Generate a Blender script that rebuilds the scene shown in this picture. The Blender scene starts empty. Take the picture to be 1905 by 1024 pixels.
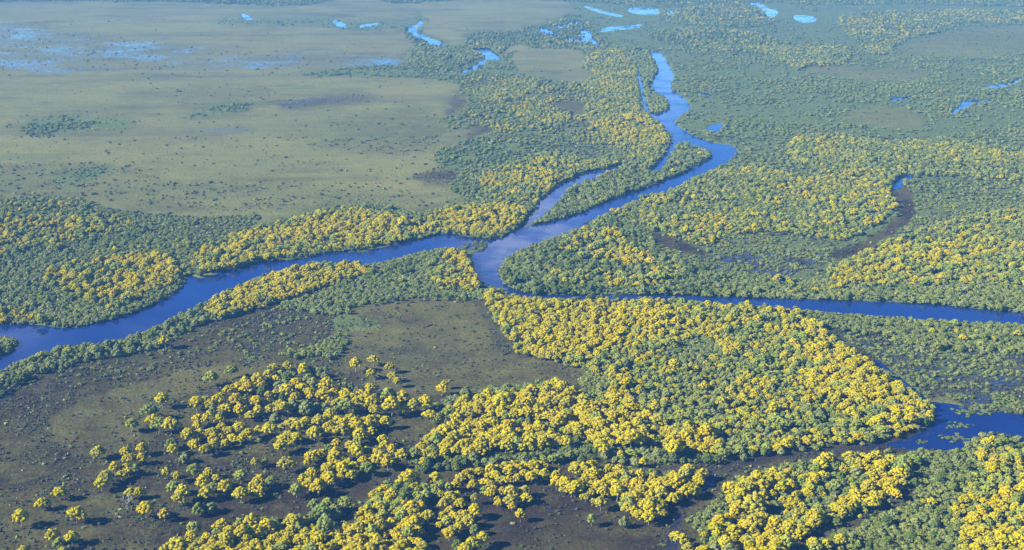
import bpy, math, random
import numpy as np
from math import radians, sin, cos, tan, pi

# ------------------------------------------------------------------ camera, sky, sun, exposure
sc = bpy.context.scene
H = 350.0                 # flying height, metres
F = 2500.0                # focal length in photo pixels (1905 wide)
TH = math.atan(0.2928)    # downward tilt
W0, H0 = 1905.0, 1024.0

cam_d = bpy.data.cameras.new('camera'); cam = bpy.data.objects.new('camera', cam_d)
sc.collection.objects.link(cam)
cam_d.sensor_width = 36.0; cam_d.lens = 36.0 * F / W0
cam_d.clip_start = 1.0; cam_d.clip_end = 60000.0
cam.location = (0, 0, H); cam.rotation_euler = (pi/2 - TH, 0, 0)
sc.camera = cam

SUN_EL = radians(31); SUN_AZ = math.atan2(-1.0, -0.25)    # direction towards the sun: left, a little behind the camera
sun_vec = (sin(SUN_AZ)*cos(SUN_EL), cos(SUN_AZ)*cos(SUN_EL), sin(SUN_EL))
wd = bpy.data.worlds.new('World'); sc.world = wd; wd.use_nodes = True
nt = wd.node_tree; nt.nodes.clear()
out = nt.nodes.new('ShaderNodeOutputWorld'); bg = nt.nodes.new('ShaderNodeBackground')
sky = nt.nodes.new('ShaderNodeTexSky'); sky.sky_type = 'NISHITA'; sky.sun_disc = False
sky.sun_elevation = SUN_EL; sky.sun_rotation = SUN_AZ; sky.altitude = 100
sky.air_density = 1.0; sky.dust_density = 0.3; sky.ozone_density = 5.0
tint = nt.nodes.new('ShaderNodeMix'); tint.data_type = 'RGBA'; tint.blend_type = 'MULTIPLY'
tint.inputs[0].default_value = 1.0; tint.inputs[7].default_value = (0.40, 0.45, 1.5, 1)
nt.links.new(sky.outputs[0], tint.inputs[6])
tcs = nt.nodes.new('ShaderNodeTexCoord'); sx_ = nt.nodes.new('ShaderNodeSeparateXYZ'); nt.links.new(tcs.outputs['Generated'], sx_.inputs[0])
mz = nt.nodes.new('ShaderNodeMapRange'); mz.inputs[1].default_value = .08; mz.inputs[2].default_value = .42; nt.links.new(sx_.outputs[2], mz.inputs[0])
tg = nt.nodes.new('ShaderNodeMix'); tg.data_type = 'RGBA'; tg.inputs[6].default_value = (.95, 1.7, 3.3, 1); tg.inputs[7].default_value = (.15, .15, .95, 1)
nt.links.new(mz.outputs[0], tg.inputs[0]); mz2 = nt.nodes.new('ShaderNodeMapRange'); mz2.inputs[1].default_value = .07; mz2.inputs[2].default_value = .2; nt.links.new(sx_.outputs[2], mz2.inputs[0])
tg2 = nt.nodes.new('ShaderNodeMix'); tg2.data_type = 'RGBA'; tg2.inputs[6].default_value = (2.4, 3.6, 3.5, 1)
nt.links.new(mz2.outputs[0], tg2.inputs[0]); nt.links.new(tg.outputs[2], tg2.inputs[7]); nt.links.new(tg2.outputs[2], tint.inputs[7])
# a few fair weather clouds high in the sky (seen only mirrored in the river)
tc = nt.nodes.new('ShaderNodeTexCoord'); nz = nt.nodes.new('ShaderNodeTexNoise')
nz.inputs['Scale'].default_value = 9.0; nz.inputs['Detail'].default_value = 5
nt.links.new(tc.outputs['Generated'], nz.inputs['Vector'])
def pix_dir(px, py):
    a = (px-W0/2)/F; b = (H0/2-py)/F
    v = np.array([a, cos(TH)+b*sin(TH), -sin(TH)+b*cos(TH)]); return v/np.linalg.norm(v)
acc = None
for (px, py, rad, amt) in [(925, 485, .06, 1.0), (1000, 430, .045, .9), (15, 655, .055, 1.0), (250, 600, .04, .3), (1090, 330, .03, .5), (1010, 380, .03, .6), (1240, 190, .03, .35), (700, 478, .04, .25)]:
    d = pix_dir(px, py); d = d*np.array([1, 1, -1])
    vm = nt.nodes.new('ShaderNodeVectorMath'); vm.operation = 'DISTANCE'; vm.inputs[1].default_value = tuple(d)
    nt.links.new(tc.outputs['Generated'], vm.inputs[0])
    mr = nt.nodes.new('ShaderNodeMapRange'); mr.interpolation_type = 'SMOOTHSTEP'
    mr.inputs[1].default_value = rad; mr.inputs[2].default_value = 0; mr.inputs[3].default_value = 0; mr.inputs[4].default_value = amt
    nt.links.new(vm.outputs['Value'], mr.inputs[0])
    if acc is None: acc = mr.outputs[0]
    else:
        ad = nt.nodes.new('ShaderNodeMath'); ad.operation = 'ADD'
        nt.links.new(acc, ad.inputs[0]); nt.links.new(mr.outputs[0], ad.inputs[1]); acc = ad.outputs[0]
rmp = nt.nodes.new('ShaderNodeMapRange'); rmp.inputs[1].default_value = .30; rmp.inputs[2].default_value = .60
nt.links.new(nz.outputs[0], rmp.inputs[0])
mu = nt.nodes.new('ShaderNodeMath'); mu.operation = 'MULTIPLY'; mu.use_clamp = True
nt.links.new(acc, mu.inputs[0]); nt.links.new(rmp.outputs[0], mu.inputs[1])
cl = nt.nodes.new('ShaderNodeMix'); cl.data_type = 'RGBA'; cl.inputs[7].default_value = (14, 15, 17, 1)
nt.links.new(mu.outputs[0], cl.inputs[0]); nt.links.new(tint.outputs[2], cl.inputs[6])
bg.inputs[1].default_value = 0.05
nt.links.new(cl.outputs[2], bg.inputs[0]); nt.links.new(bg.outputs[0], out.inputs[0])

sl = bpy.data.lights.new('sun', 'SUN'); sl.energy = 5.0; sl.angle = radians(0.5); sl.color = (1.0, .965, .90)
so = bpy.data.objects.new('sun', sl); sc.collection.objects.link(so)
from mathutils import Vector
so.rotation_euler = Vector(sun_vec).to_track_quat('Z', 'Y').to_euler()
sc.view_settings.view_transform = 'Standard'; sc.view_settings.look = 'None'
sc.view_settings.gamma = 1; sc.view_settings.use_curve_mapping = False; sc.view_settings.exposure = 1.22
sc.render.engine = 'CYCLES'
sc.cycles.max_bounces = 4; sc.cycles.diffuse_bounces = 2; sc.cycles.glossy_bounces = 2; sc.cycles.volume_bounces = 1

HAZE_DENSITY = 0.000082
HAZE_COLOR = (0.16, 0.50, 1.0)

# ------------------------------------------------------------------ helpers
rng = np.random.default_rng(11); random.seed(5)
C = sc.collection

def project(x, y, z=0.0):
    dep = y*cos(TH) + (H-z)*sin(TH)
    up = y*sin(TH) - (H-z)*cos(TH)
    return W0/2 + F*x/dep, H0/2 - F*up/dep, dep
def ground(px, py, z=0.0):
    a = (px-W0/2)/F; b = (H0/2-py)/F
    t = (H-z)/(sin(TH)-b*cos(TH))
    return a*t, (cos(TH)+b*sin(TH))*t

def vnoise(x, y, seed=0):
    xi = np.floor(x).astype(np.int64); yi = np.floor(y).astype(np.int64)
    fx = x-xi; fy = y-yi; fx = fx*fx*(3-2*fx); fy = fy*fy*(3-2*fy)
    def h(i, j):
        n = (i*374761393 + j*668265263 + seed*1442695041) & 0x7fffffff
        n = ((n ^ (n >> 13)) * 1274126177) & 0x7fffffff
        n = (n ^ (n >> 16)) & 0xffff
        return n/65535.0
    return (h(xi, yi)*(1-fx)+h(xi+1, yi)*fx)*(1-fy) + (h(xi, yi+1)*(1-fx)+h(xi+1, yi+1)*fx)*fy
def fbm(x, y, seed=0, octv=4):
    s = 0; a = .5; t = 0
    for k in range(octv):
        s = s + a*vnoise(x*2**k, y*2**k, seed+k*17); t += a; a *= .55
    return s/t

# raster over the photo's ground area, with margins
MX0, MX1, MY0, MY1 = -420, 2330, -110, 1330
RW, RH = MX1-MX0, MY1-MY0
def smooth(poly, n=4):
    P = np.array(poly, float); N = len(P); o = []
    for i in range(N):
        p0, p1, p2, p3 = P[i-1], P[i], P[(i+1) % N], P[(i+2) % N]
        for k in range(n):
            t = k/n
            o.append(.5*((2*p1)+(-p0+p2)*t+(2*p0-5*p1+4*p2-p3)*t*t+(-p0+3*p1-3*p2+p3)*t**3))
    return np.array(o)
def raster(poly, arr, val):
    P = smooth(poly); n = len(P)
    y0 = max(int(P[:, 1].min())-1, MY0); y1 = min(int(P[:, 1].max())+2, MY1)
    for yy in range(y0, y1):
        xs = []
        for i in range(n):
            a = P[i]; b = P[(i+1) % n]
            if (a[1] <= yy+.5) != (b[1] <= yy+.5):
                xs.append(a[0]+(yy+.5-a[1])/(b[1]-a[1])*(b[0]-a[0]))
        xs.sort()
        for k in range(0, len(xs)-1, 2):
            i0 = max(int(round(xs[k])), MX0)-MX0; i1 = min(int(round(xs[k+1])), MX1)-MX0
            if i1 > i0: arr[yy-MY0, i0:i1] = val
def blur(a, r):
    for ax in (0, 1):
        for _ in range(2):
            p = np.pad(a, [(r+1, r) if k == ax else (0, 0) for k in (0, 1)], mode='edge')
            c = np.cumsum(p, axis=ax)
            a = (np.take(c, range(2*r+1, p.shape[ax]), ax) - np.take(c, range(0, p.shape[ax]-2*r-1), ax))/(2*r+1)
    return a
def look(arr, px, py):
    ix = np.clip((px-MX0).astype(int), 0, RW-1); iy = np.clip((py-MY0).astype(int), 0, RH-1)
    return arr[iy, ix]
def bil(arr, px, py):
    x = np.clip(px-MX0-.5, 0, RW-1.001); y = np.clip(py-MY0-.5, 0, RH-1.001)
    i = x.astype(int); j = y.astype(int); fx = x-i; fy = y-j
    return (arr[j, i]*(1-fx)+arr[j, i+1]*fx)*(1-fy)+(arr[j+1, i]*(1-fx)+arr[j+1, i+1]*fx)*fy

# ------------------------------------------------------------------ the map (photo coordinates laid on the ground)
WATER = [
 # main river, left arm, confluence, upper reach, right arm
 [(-420,640),(-200,612),(0,603),(60,604),(130,610),(180,600),(225,590),(262,576),(290,563),(320,549),(343,530),(350,512),(375,518),(410,508),(445,498),(480,488),(520,486),(560,481),(610,471),(650,467),(700,463),(740,455),(780,445),(815,436),(850,437),(880,443),(912,446),(940,438),(962,425),(985,400),(1005,372),(1030,352),(1060,335),(1090,321),(1120,315),(1150,306),(1160,309),(1120,326),(1080,343),(1045,365),(1025,392),(985,415),(978,424),
  (1000,417),(1050,406),(1090,393),(1130,373),(1180,356),(1230,339),(1270,321),(1300,306),(1322,293),(1325,284),(1300,276),(1268,266),(1250,290),(1232,312),(1210,327),(1216,308),(1238,285),(1248,258),(1243,243),(1225,230),(1210,216),(1204,206),(1222,212),(1240,206),(1244,196),(1238,184),(1222,176),(1212,160),(1216,145),(1224,130),(1216,110),(1209,97),
  (1225,97),(1240,115),(1252,140),(1248,165),(1265,178),(1282,195),(1280,208),(1260,218),(1255,228),(1275,245),(1305,258),(1330,268),(1360,272),(1371,285),(1355,300),(1330,315),(1290,335),(1240,355),(1200,365),(1170,380),(1140,395),(1100,410),(1060,432),(1020,445),(985,456),(955,470),(936,488),(928,510),(940,530),(970,542),(1000,548),
  (1060,548),(1150,548),(1250,549),(1300,551),(1400,554),(1500,557),(1600,560),(1700,564),(1780,570),(1850,578),(1905,583),(2330,620),
  (2330,650),(1905,607),(1830,600),(1760,597),(1700,593),(1640,589),(1560,585),(1500,576),(1440,568),(1370,564),(1300,563),(1270,557),(1150,555),(1050,556),(990,556),(960,549),(925,538),(900,529),(885,516),(878,497),(880,475),(900,463),(900,455),(880,453),(860,464),(820,463),(780,471),(740,483),(700,491),(660,491),(600,488),(560,491),(520,501),(480,513),(440,531),(410,548),(380,568),(350,580),(320,596),(290,612),(250,626),(210,636),(170,641),(120,646),(80,658),(40,672),(0,692),(-200,760),(-420,830)],
 # lower right backwater
 [(1632,668),(1656,688),(1690,714),(1728,744),(1765,750),(1800,757),(1838,768),(1868,762),(1905,772),(2330,830),(2330,900),(1960,850),(1905,822),(1880,809),(1850,805),(1820,812),(1790,834),(1740,836),(1690,834),(1650,826),(1700,810),(1736,786),(1740,765),(1726,749),(1690,725),(1656,698),(1630,676)],
 [(1185,130),(1190,128),(1194,150),(1203,190),(1210,210),(1202,208),(1194,188),(1187,155)],
 # far lagoons and streams
 [(756,56),(776,46),(782,40),(786,43),(780,52),(775,60),(790,68),(812,76),(827,84),(826,89),(806,84),(784,74),(764,64)],
 [(877,92),(905,91),(915,91),(918,98),(931,106),(929,111),(905,109),(890,98)],
 [(860,133),(880,125),(893,115),(905,112),(895,121),(880,131),(862,138)],
 [(620,38),(632,41),(645,49),(636,51),(624,46)],
 [(670,48),(700,44),(700,46),(672,50)],
 [(1002,55),(1015,52),(1028,59),(1043,66),(1028,67),(1010,62)],
 [(1035,49),(1065,42),(1085,43),(1066,47),(1042,53)],
 [(1080,54),(1098,60),(1100,66),(1110,76),(1112,82),(1095,80),(1072,78),(1054,75),(1054,71),(1076,72),(1085,69),(1078,66),(1092,67),(1082,62)],
 [(1118,55),(1140,50),(1165,50),(1190,46),(1192,49),(1165,53),(1140,56),(1120,58)],
 [(1088,12),(1120,21),(1155,29),(1156,31),(1120,24),(1090,14)],
 [(1172,16),(1190,15),(1222,18),(1224,25),(1200,26),(1180,24),(1170,21)],
 [(1240,22),(1256,22),(1254,28),(1242,27)],
 [(1393,4),(1415,8),(1432,18),(1444,20),(1444,27),(1428,34),(1424,25),(1410,14)],
 [(1477,30),(1496,29),(1516,34),(1516,39),(1495,41),(1482,37)],
 [(450,26),(460,30),(470,36),(462,37),(452,31)],
 [(1104,83),(1120,88),(1118,91),(1106,88)],
 # small pools right side
 [(1658,346),(1668,332),(1690,325),(1700,328),(1684,336),(1680,346),(1668,352)],
 [(1768,210),(1785,198),(1800,188),(1806,192),(1790,204),(1775,212)],
 [(1318,236),(1338,230),(1345,238),(1332,246),(1318,242)],
 [(1300,172),(1325,178),(1320,181),(1302,176)],
 [(1655,184),(1690,181),(1690,184),(1658,188)],
 [(1790,190),(1830,186),(1860,188),(1830,189),(1795,194)],
 [(1835,162),(1870,156),(1898,146),(1900,149),(1872,160),(1838,166)],
]

# region palette: dens spacing-keep, y yellow, p pale half flowered, s sage, g green, d dark ; size ; spacing m ; tus tussock amount ; shrub ; ground masks green,tan,wet
CL = {}
def cls(name, dens, y, p, s, g, d, size=1.0, sp=7.5, tus=.3, shr=.5, gr=.7, tn=.0, wet=.0, thr=0.0):
    CL[name] = dict(id=len(CL), dens=dens, mix=(y, p, s, g, d), size=size, sp=sp, tus=tus, shr=shr, gr=gr, tn=tn, wet=wet)
cls('marsh',    0, 0,0,.3,.5,.2, tus=.6, shr=.015, gr=.12, tn=.10, wet=.10)
cls('wetmarsh', 0, 0,0,.3,.5,.2, tus=.75, shr=.04, gr=.15, tn=.0, wet=.5)
cls('bushmud',  0, 0,0,.3,.5,.2, tus=.6, shr=.21, gr=.15, tn=.0, wet=.22)
cls('damp',     0, 0,0,.3,.5,.2, tus=.45, shr=.004, gr=.15, tn=.1, wet=.5)
cls('dots',     0, 0,0,.3,.5,.2, tus=.2, shr=.022, gr=.35, tn=.7, wet=.05)
cls('openwood', .6, .30,.26,.20,.20,.04, size=.66, sp=6.0, gr=.7, shr=.55, tn=.5)
cls('wetmud',   0, 0,0,.3,.5,.2, tus=.35, shr=.01, gr=.0, tn=.0, wet=.8)
cls('mud',      0, 0,0,.3,.5,.2, tus=.25, shr=.01, gr=.0, tn=.0, wet=.22)
cls('meadow',   0, 0,0,.3,.5,.2, tus=.18, shr=.008, gr=.1, tn=.30, wet=.0)
cls('farmeadow',0, 0,0,.3,.5,.2, tus=.04, shr=.0012, gr=.3, tn=.95, wet=.04)
cls('farwet',   0, 0,0,.3,.5,.2, tus=.2, shr=.008, gr=.3, tn=.9, wet=.58)
cls('scrub',    .26, .04,.12,.30,.45,.09, size=.5, sp=7, tus=.5, shr=.9, gr=1.1, tn=.3)
cls('lowgreen', .25, 0,.03,.2,.75,.02, size=.5, sp=7, tus=.6, shr=.9, gr=1.1, tn=.5)
cls('sagelow',  .75, .0,.04,.8,.14,.02, size=.55, sp=5.4, tus=.3, shr=.9, gr=.9)
cls('strip',    1, .01,.05,.50,.36,.08, size=.72, sp=5.8, tus=.3, shr=.8, gr=.8)
cls('wood',     .62, .07,.16,.30,.36,.11, size=.66, sp=6.2, gr=1.1, shr=.9, tn=.2)
cls('finemix', .95, .33,.36,.19,.12,.0, size=.62, sp=5.2, gr=1.1, shr=.8, tn=.2)
cls('farwoody2', .85, .22,.28,.26,.20,.04, size=.66, sp=6.0, gr=1.1, shr=.8, tn=.2)
cls('farwoody', .8, .16,.26,.26,.26,.06, size=.66, sp=6.2, gr=1.1, shr=.8, tn=.2)
cls('woody',    .85, .30,.26,.18,.20,.06, size=.68, sp=6.0, gr=1.1, shr=.8, tn=.2)
cls('mixy',     .95, .50,.26,.12,.10,.02, size=.74, sp=5.0, gr=1, shr=.6, tn=.2)
cls('yellow',   1, .92,.06,.01,.01,.0, size=.94, sp=5.0, gr=.9, shr=.5)
cls('rim',      1, .86,.11,.02,.01,.0, size=.76, sp=4.6, gr=.9, shr=.5)
cls('core',     1, .62,.32,.04,.02,.0, size=.68, sp=4.4, gr=1, shr=.6, tn=.2)
cls('pale',     1, .32,.42,.23,.03,.0, size=.64, sp=4.5, gr=1, shr=.6, tn=.2)
cls('darkg',    .95, .02,.06,.24,.42,.26, size=.72, sp=5.8, gr=.9, shr=.8)
cls('reedy',    .22, .0,.03,.25,.67,.05, size=.5, sp=6, tus=1, shr=1, gr=1.0, wet=.42)
cls('lightgrass', 0, 0,0,0,1,0, tus=.1, shr=0, gr=1.3, tn=.9)
cls('gmeadow',  0, 0,0,.3,.5,.2, tus=.3, shr=.01, gr=.5, tn=.7, wet=.0)
NAMES = list(CL)

# (class, grove phrase used in labels, polygon)
REG = [
 ('farmeadow','the wide open plain', [(-420,-110),(700,-110),(1090,60),(1090,280),(900,380),(700,385),(480,405),(250,400),(-420,365)]),
 ('farwet','the flooded plain', [(-420,30),(100,60),(330,80),(480,95),(640,95),(760,100),(800,120),(800,142),(600,138),(450,140),(250,132),(60,132),(-420,136)]),
 ('farwet','the flooded plain', [(-420,10),(60,40),(60,70),(-420,60)]),
 ('farwet','the flooded plain', [(340,250),(400,238),(470,232),(440,248),(380,262)]),
 ('farwet','the flooded plain', [(250,178),(320,170),(330,182),(270,188)]),
 ('damp','the flooded plain', [(330,382),(380,372),(450,368),(490,378),(450,388),(390,394)]),
 ('damp','the flooded plain', [(530,380),(560,355),(620,345),(700,352),(640,365),(580,385)]),
 ('damp','the flooded plain', [(768,330),(820,305),(858,300),(850,330),(830,342),(800,340)]),
 ('damp','the flooded plain', [(850,235),(910,230),(930,248),(905,275),(880,290),(850,290),(870,260)]),
 ('damp','the plain', [(500,190),(650,175),(700,182),(560,200)]),
 ('damp','the plain', [(830,190),(870,165),(880,190),(850,225)]),
 ('scrub','the scrub on the plain', [(500,20),(760,0),(1000,0),(1090,30),(760,45),(620,55),(520,42)][0:0] or [(395,36),(480,34),(600,32),(640,40),(640,50),(560,46),(470,44),(400,42)]),
 ('scrub','the scrub on the plain', [(640,44),(760,36),(770,22),(780,4),(786,4),(782,30),(800,36),(770,48),(700,54),(640,54)]),
 ('scrub','the scrub on the plain', [(560,136),(640,128),(720,120),(800,128),(840,126),(900,112),(960,95),(1000,85),(1090,60),(1120,100),(1060,140),(1000,150),(930,150),(870,160),(820,150),(700,142),(600,142)]),
 ('wood','the woods by the far stream', [(770,92),(820,90),(860,85),(880,60),(960,55),(1000,35),(1070,25),(1110,40),(1160,30),(1240,40),(1100,95),(1010,88),(960,80),(930,98),(880,112),(830,130),(760,120)]),
 ('wood','the woods by the far stream', [(750,50),(780,50),(790,66),(830,80),(820,92),(780,85),(756,66)]),
 ('farmeadow','the plain', [(960,95),(1060,88),(1090,105),(1070,140),(1010,150),(960,130)]),
 ('farmeadow','the plain', [(620,2),(780,-10),(1060,-10),(1040,34),(960,50),(860,52),(800,40),(790,20)]),
 ('openwood','the woods left of the upper river', [(850,160),(890,145),(960,140),(1040,150),(1090,165),(1120,250),(1110,290),(1010,285),(940,280),(920,240),(860,240),(800,250),(760,235),(840,215),(870,190)]),
 ('scrub','the woods left of the upper river', [(820,280),(900,250),(1000,240),(1080,260),(1150,285),(1090,300),(1000,290),(900,290),(850,320),(810,300)]),
 ('meadow','the plain', [(1010,200),(1060,185),(1110,195),(1100,212),(1040,215)]),
 ('sagelow','the scrub strip on the plain', [(550,246),(600,235),(660,225),(760,208),(770,216),(700,236),(640,246),(600,256),(560,254)]),
 ('mixy','the scrub strip on the plain', [(680,228),(700,214),(730,210),(768,208),(768,222),(735,228),(690,236)]),
 ('scrub','the plain', [(640,270),(720,255),(760,240),(790,245),(720,275),(660,280)]),
 ('dots','the plain', [(40,215),(250,205),(260,240),(80,258),(20,250)]),
 ('dots','the plain', [(230,160),(480,160),(500,195),(380,205),(300,185)]),
 ('dots','the plain', [(-60,310),(220,305),(300,325),(300,375),(160,372),(0,365)]),
 ('dots','the plain', [(260,345),(560,340),(740,350),(780,385),(600,385),(300,398)]),
 ('dots','the plain', [(500,255),(560,235),(700,205),(800,205),(830,250),(760,285),(640,282)]),
 ('scrub','the plain', [(60,225),(130,215),(180,225),(250,222),(220,238),(140,240),(70,250),(40,245)]),
 ('scrub','the plain', [(100,345),(130,318),(215,310),(160,335),(120,345)]),
 ('scrub','the plain', [(350,215),(420,195),(470,195),(400,215)]),
 # right side country
 ('scrub','the scrub east of the river', [(1110,-110),(2330,-110),(2330,600),(1905,580),(1500,556),(960,545),(930,520),(940,485),(1100,410),(1240,355),(1330,300),(1235,245),(1225,195),(1190,90),(1110,60)]),
 ('wood','the far woods', [(700,-110),(2330,-110),(2330,14),(1905,10),(1700,6),(1500,8),(1440,2),(1250,12),(1100,2),(900,-4),(700,-2)]),
 ('wood','the far woods', [(-420,-110),(700,-110),(620,-2),(420,6),(340,2),(100,0),(-420,0)]),
 ('farwoody','the far woods', [(1230,20),(1350,5),(1420,14),(1440,40),(1380,50),(1300,45),(1240,40)]),
 ('farwoody','the far woods', [(1560,30),(1700,18),(1905,20),(2330,30),(2330,60),(1905,45),(1800,40),(1760,55),(1690,70),(1640,100),(1600,80)]),
 ('farwoody','the far woods', [(1200,60),(1300,50),(1400,60),(1480,80),(1560,80),(1580,110),(1500,130),(1420,100),(1300,90)]),
 ('gmeadow','the far meadow', [(1660,96),(1720,72),(1800,55),(1905,50),(2330,60),(2330,105),(1905,100),(1830,108),(1740,106)]),
 ('scrub','the far woods', [(1660,110),(1760,106),(1905,112),(2330,130),(2330,180),(1905,170),(1700,130)]),
 ('gmeadow','the far meadow', [(1500,120),(1620,125),(1740,130),(1700,150),(1600,150),(1520,140)]),
 ('lightgrass','the pale bank', [(1355,158),(1380,152),(1400,146),(1392,128),(1402,118),(1415,116),(1408,134),(1418,142),(1400,154),(1378,160)]),
 ('gmeadow','the clearing', [(1560,215),(1640,200),(1720,215),(1700,240),(1620,235)]),
 ('farwoody2','the eastern woods', [(1470,262),(1540,250),(1640,262),(1740,258),(1905,275),(2330,300),(2330,345),(1905,335),(1760,322),(1640,330),(1560,330),(1480,300)]),
 ('finemix','the eastern woods', [(1475,268),(1530,262),(1560,275),(1620,285),(1620,310),(1570,320),(1500,290)]),
 ('finemix','the eastern woods', [(1700,265),(1800,268),(1905,285),(1905,300),(1800,300),(1720,285)]),
 ('finemix','the pale woods right of the river bend', [(1110,402),(1180,372),(1240,356),(1290,336),(1340,316),(1420,308),(1500,326),(1600,325),(1690,332),(1655,395),(1620,425),(1540,440),(1440,425),(1380,430),(1300,450),(1200,418)]),
 ('farwoody2','the pale woods right of the river bend', [(1240,356),(1340,316),(1380,340),(1360,380),(1280,400),(1180,380)]),
 ('mud','the dry channel', [(1180,436),(1220,430),(1260,445),(1310,465),(1320,478),(1280,474),(1230,462),(1190,450)]),
 ('mud','the dry channel', [(1655,350),(1690,345),(1704,380),(1695,410),(1660,440),(1610,470),(1560,484),(1540,470),(1590,455),(1640,430),(1668,400),(1665,375)]),
 ('reedy','the wet scrub', [(1300,480),(1400,470),(1540,475),(1500,500),(1440,520),(1340,520)]),
 ('pale','the silvery woods above the right arm', [(1540,500),(1600,470),(1700,430),(1800,400),(1905,385),(2330,370),(2330,540),(1905,530),(1780,522),(1640,530),(1570,520)]),
 ('woody','the silvery woods above the right arm', [(1700,440),(1800,405),(1905,390),(1905,430),(1800,440),(1720,455)]),
 ('wood','the bushes above the right arm', [(1330,510),(1500,520),(1640,530),(1780,525),(1905,535),(2330,560),(2330,600),(1905,582),(1700,562),(1500,556),(1300,550)]),
 ('darkg','the dark woods inside the river bend', [(935,500),(960,472),(1020,448),(1080,425),(1140,405),(1200,425),(1240,470),(1320,500),(1340,530),(1300,549),(1100,546),(980,542),(945,528)]),
 ('mixy','the dark woods inside the river bend', [(1040,455),(1062,432),(1110,412),(1140,420),(1160,440),(1215,470),(1190,490),(1120,480),(1080,470)]),
 ('mixy','the dark woods inside the river bend', [(1008,512),(1050,500),(1150,500),(1240,508),(1240,524),(1150,528),(1060,520),(1010,522)]),
 # upper river left bank
 ('finemix','the yellow woods left of the upper river', [(1085,118),(1110,95),(1160,90),(1180,120),(1192,150),(1192,190),(1206,215),(1242,245),(1245,268),(1215,288),(1160,278),(1120,258),(1105,230),(1085,212),(1100,180),(1085,160),(1105,135)]),
 ('mixy','the yellow woods left of the upper river', [(1110,225),(1160,215),(1205,215),(1238,245),(1240,268),(1200,275),(1150,262)]),
 ('finemix','the yellow woods left of the upper river', [(880,170),(940,150),(990,143),(1000,160),(960,180),(900,184)]),
 ('finemix','the yellow woods left of the upper river', [(960,205),(1000,190),(1060,210),(1040,228),(980,222)]),
 ('wood','the narrow island in the upper river', [(1140,85),(1200,92),(1212,110),(1222,130),(1212,150),(1212,165),(1235,182),(1243,198),(1225,210),(1206,205),(1196,180),(1192,150),(1180,115)]),
 ('darkg','the long wooded tongue between the channels', [(980,424),(1025,392),(1045,365),(1080,343),(1120,326),(1160,309),(1210,325),(1232,312),(1252,288),(1268,264),(1300,276),(1325,286),(1300,306),(1230,339),(1130,373),(1050,406)]),
 ('wood','the long wooded tongue between the channels', [(1045,372),(1080,350),(1130,330),(1200,320),(1230,325),(1160,352),(1080,380),(1040,392)]),
 ('wood','the river bank', [(1100,300),(1160,285),(1200,288),(1240,268),(1246,272),(1236,290),(1210,312),(1150,306),(1110,312)]),
 # green rise and yellow wood by the side channel
 ('lowgreen','the pale green rise', [(835,350),(865,315),(905,288),(1000,282),(1040,300),(990,350),(960,372),(900,375),(850,362)]),
 ('pale','the wood beside the side channel', [(900,320),(1000,285),(1060,282),(1100,300),(1140,296),(1150,306),(1090,318),(1040,338),(1005,368),(980,400),(960,422),(940,380),(900,350)]),
 ('mixy','the wood beside the side channel', [(980,300),(1040,285),(1090,305),(1060,325),(1020,345),(990,375),(960,355),(960,320)]),
 # left bank woods
 ('wood','the green woods on the left bank', [(-420,372),(0,374),(100,368),(165,378),(230,398),(300,405),(380,414),(430,425),(500,420),(560,400),(640,384),(720,382),(780,396),(850,382),(920,372),(975,368),(990,395),(962,424),(912,445),(850,436),(780,444),(650,466),(480,487),(350,515),(320,548),(225,590),(130,608),(0,603),(-420,640)]),
 ('lowgreen','the green woods on the left bank', [(165,382),(230,392),(300,400),(380,405),(480,402),(470,418),(430,436),(380,455),(340,440),(260,420),(180,405)]),
 ('farwoody2','the orange woods on the far left bank', [(-420,395),(0,396),(60,390),(160,395),(250,398),(230,425),(170,445),(120,465),(60,470),(0,500),(-420,520)]),
 ('mixy','the orange woods on the far left bank', [(-40,425),(40,402),(90,398),(160,400),(240,398),(225,412),(170,428),(150,445),(100,462),(60,455),(20,482),(-40,480)]),
 ('finemix','the orange woods on the far left bank', [(0,376),(60,370),(140,374),(168,384),(130,392),(60,388),(0,390)]),
 ('finemix','the orange woods on the far left bank', [(-40,580),(10,572),(60,572),(55,588),(10,600),(-40,598)]),
 ('mixy','the rounded yellow wood in the left river bend', [(80,512),(110,492),(170,480),(230,475),(230,520),(190,560),(130,548),(95,530)]),
 ('rim','the rounded yellow wood in the left river bend', [(200,482),(250,470),(300,472),(332,490),(325,520),(285,535),(250,555),(210,568),(190,555),(225,525)]),
 ('sagelow','the green woods on the left bank', [(0,480),(80,470),(180,465),(150,480),(80,505),(60,560),(0,560)]),
 ('core','the long wood above the river', [(378,462),(430,436),(500,416),(560,398),(640,384),(720,394),(780,408),(830,384),(865,380),(885,400),(960,380),(980,395),(960,415),(900,436),(840,425),(790,430),(740,446),(640,458),(540,470),(460,485),(390,500),(360,490)]),
 ('rim','the long wood above the river', [(500,430),(560,415),(640,410),(720,405),(760,420),(740,435),(640,440),(540,450),(450,465),(400,470),(430,450)]),
 ('rim','the long wood above the river', [(860,385),(900,378),(960,378),(980,392),(950,412),(900,425),(870,410)]),
 ('darkg','the small island at the left edge', [(-80,628),(0,630),(36,634),(22,652),(0,664),(-80,690)]),
 ('reedy','the spit at the confluence', [(848,462),(880,452),(905,452),(904,464),(880,468),(860,468)]),
 # near side of the left arm
 ('marsh','the brown marsh', [(-420,830),(0,692),(170,641),(290,612),(410,548),(560,520),(900,528),(960,549),(1060,556),(1500,580),(1700,720),(1745,770),(1690,835),(1905,900),(2330,900),(2330,1330),(-420,1330)]),
 ('wetmarsh','the wet marsh', [(-420,850),(0,715),(100,690),(250,655),(400,620),(470,600),(490,620),(420,650),(300,680),(220,700),(120,720),(60,745),(-420,850)]),
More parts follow.
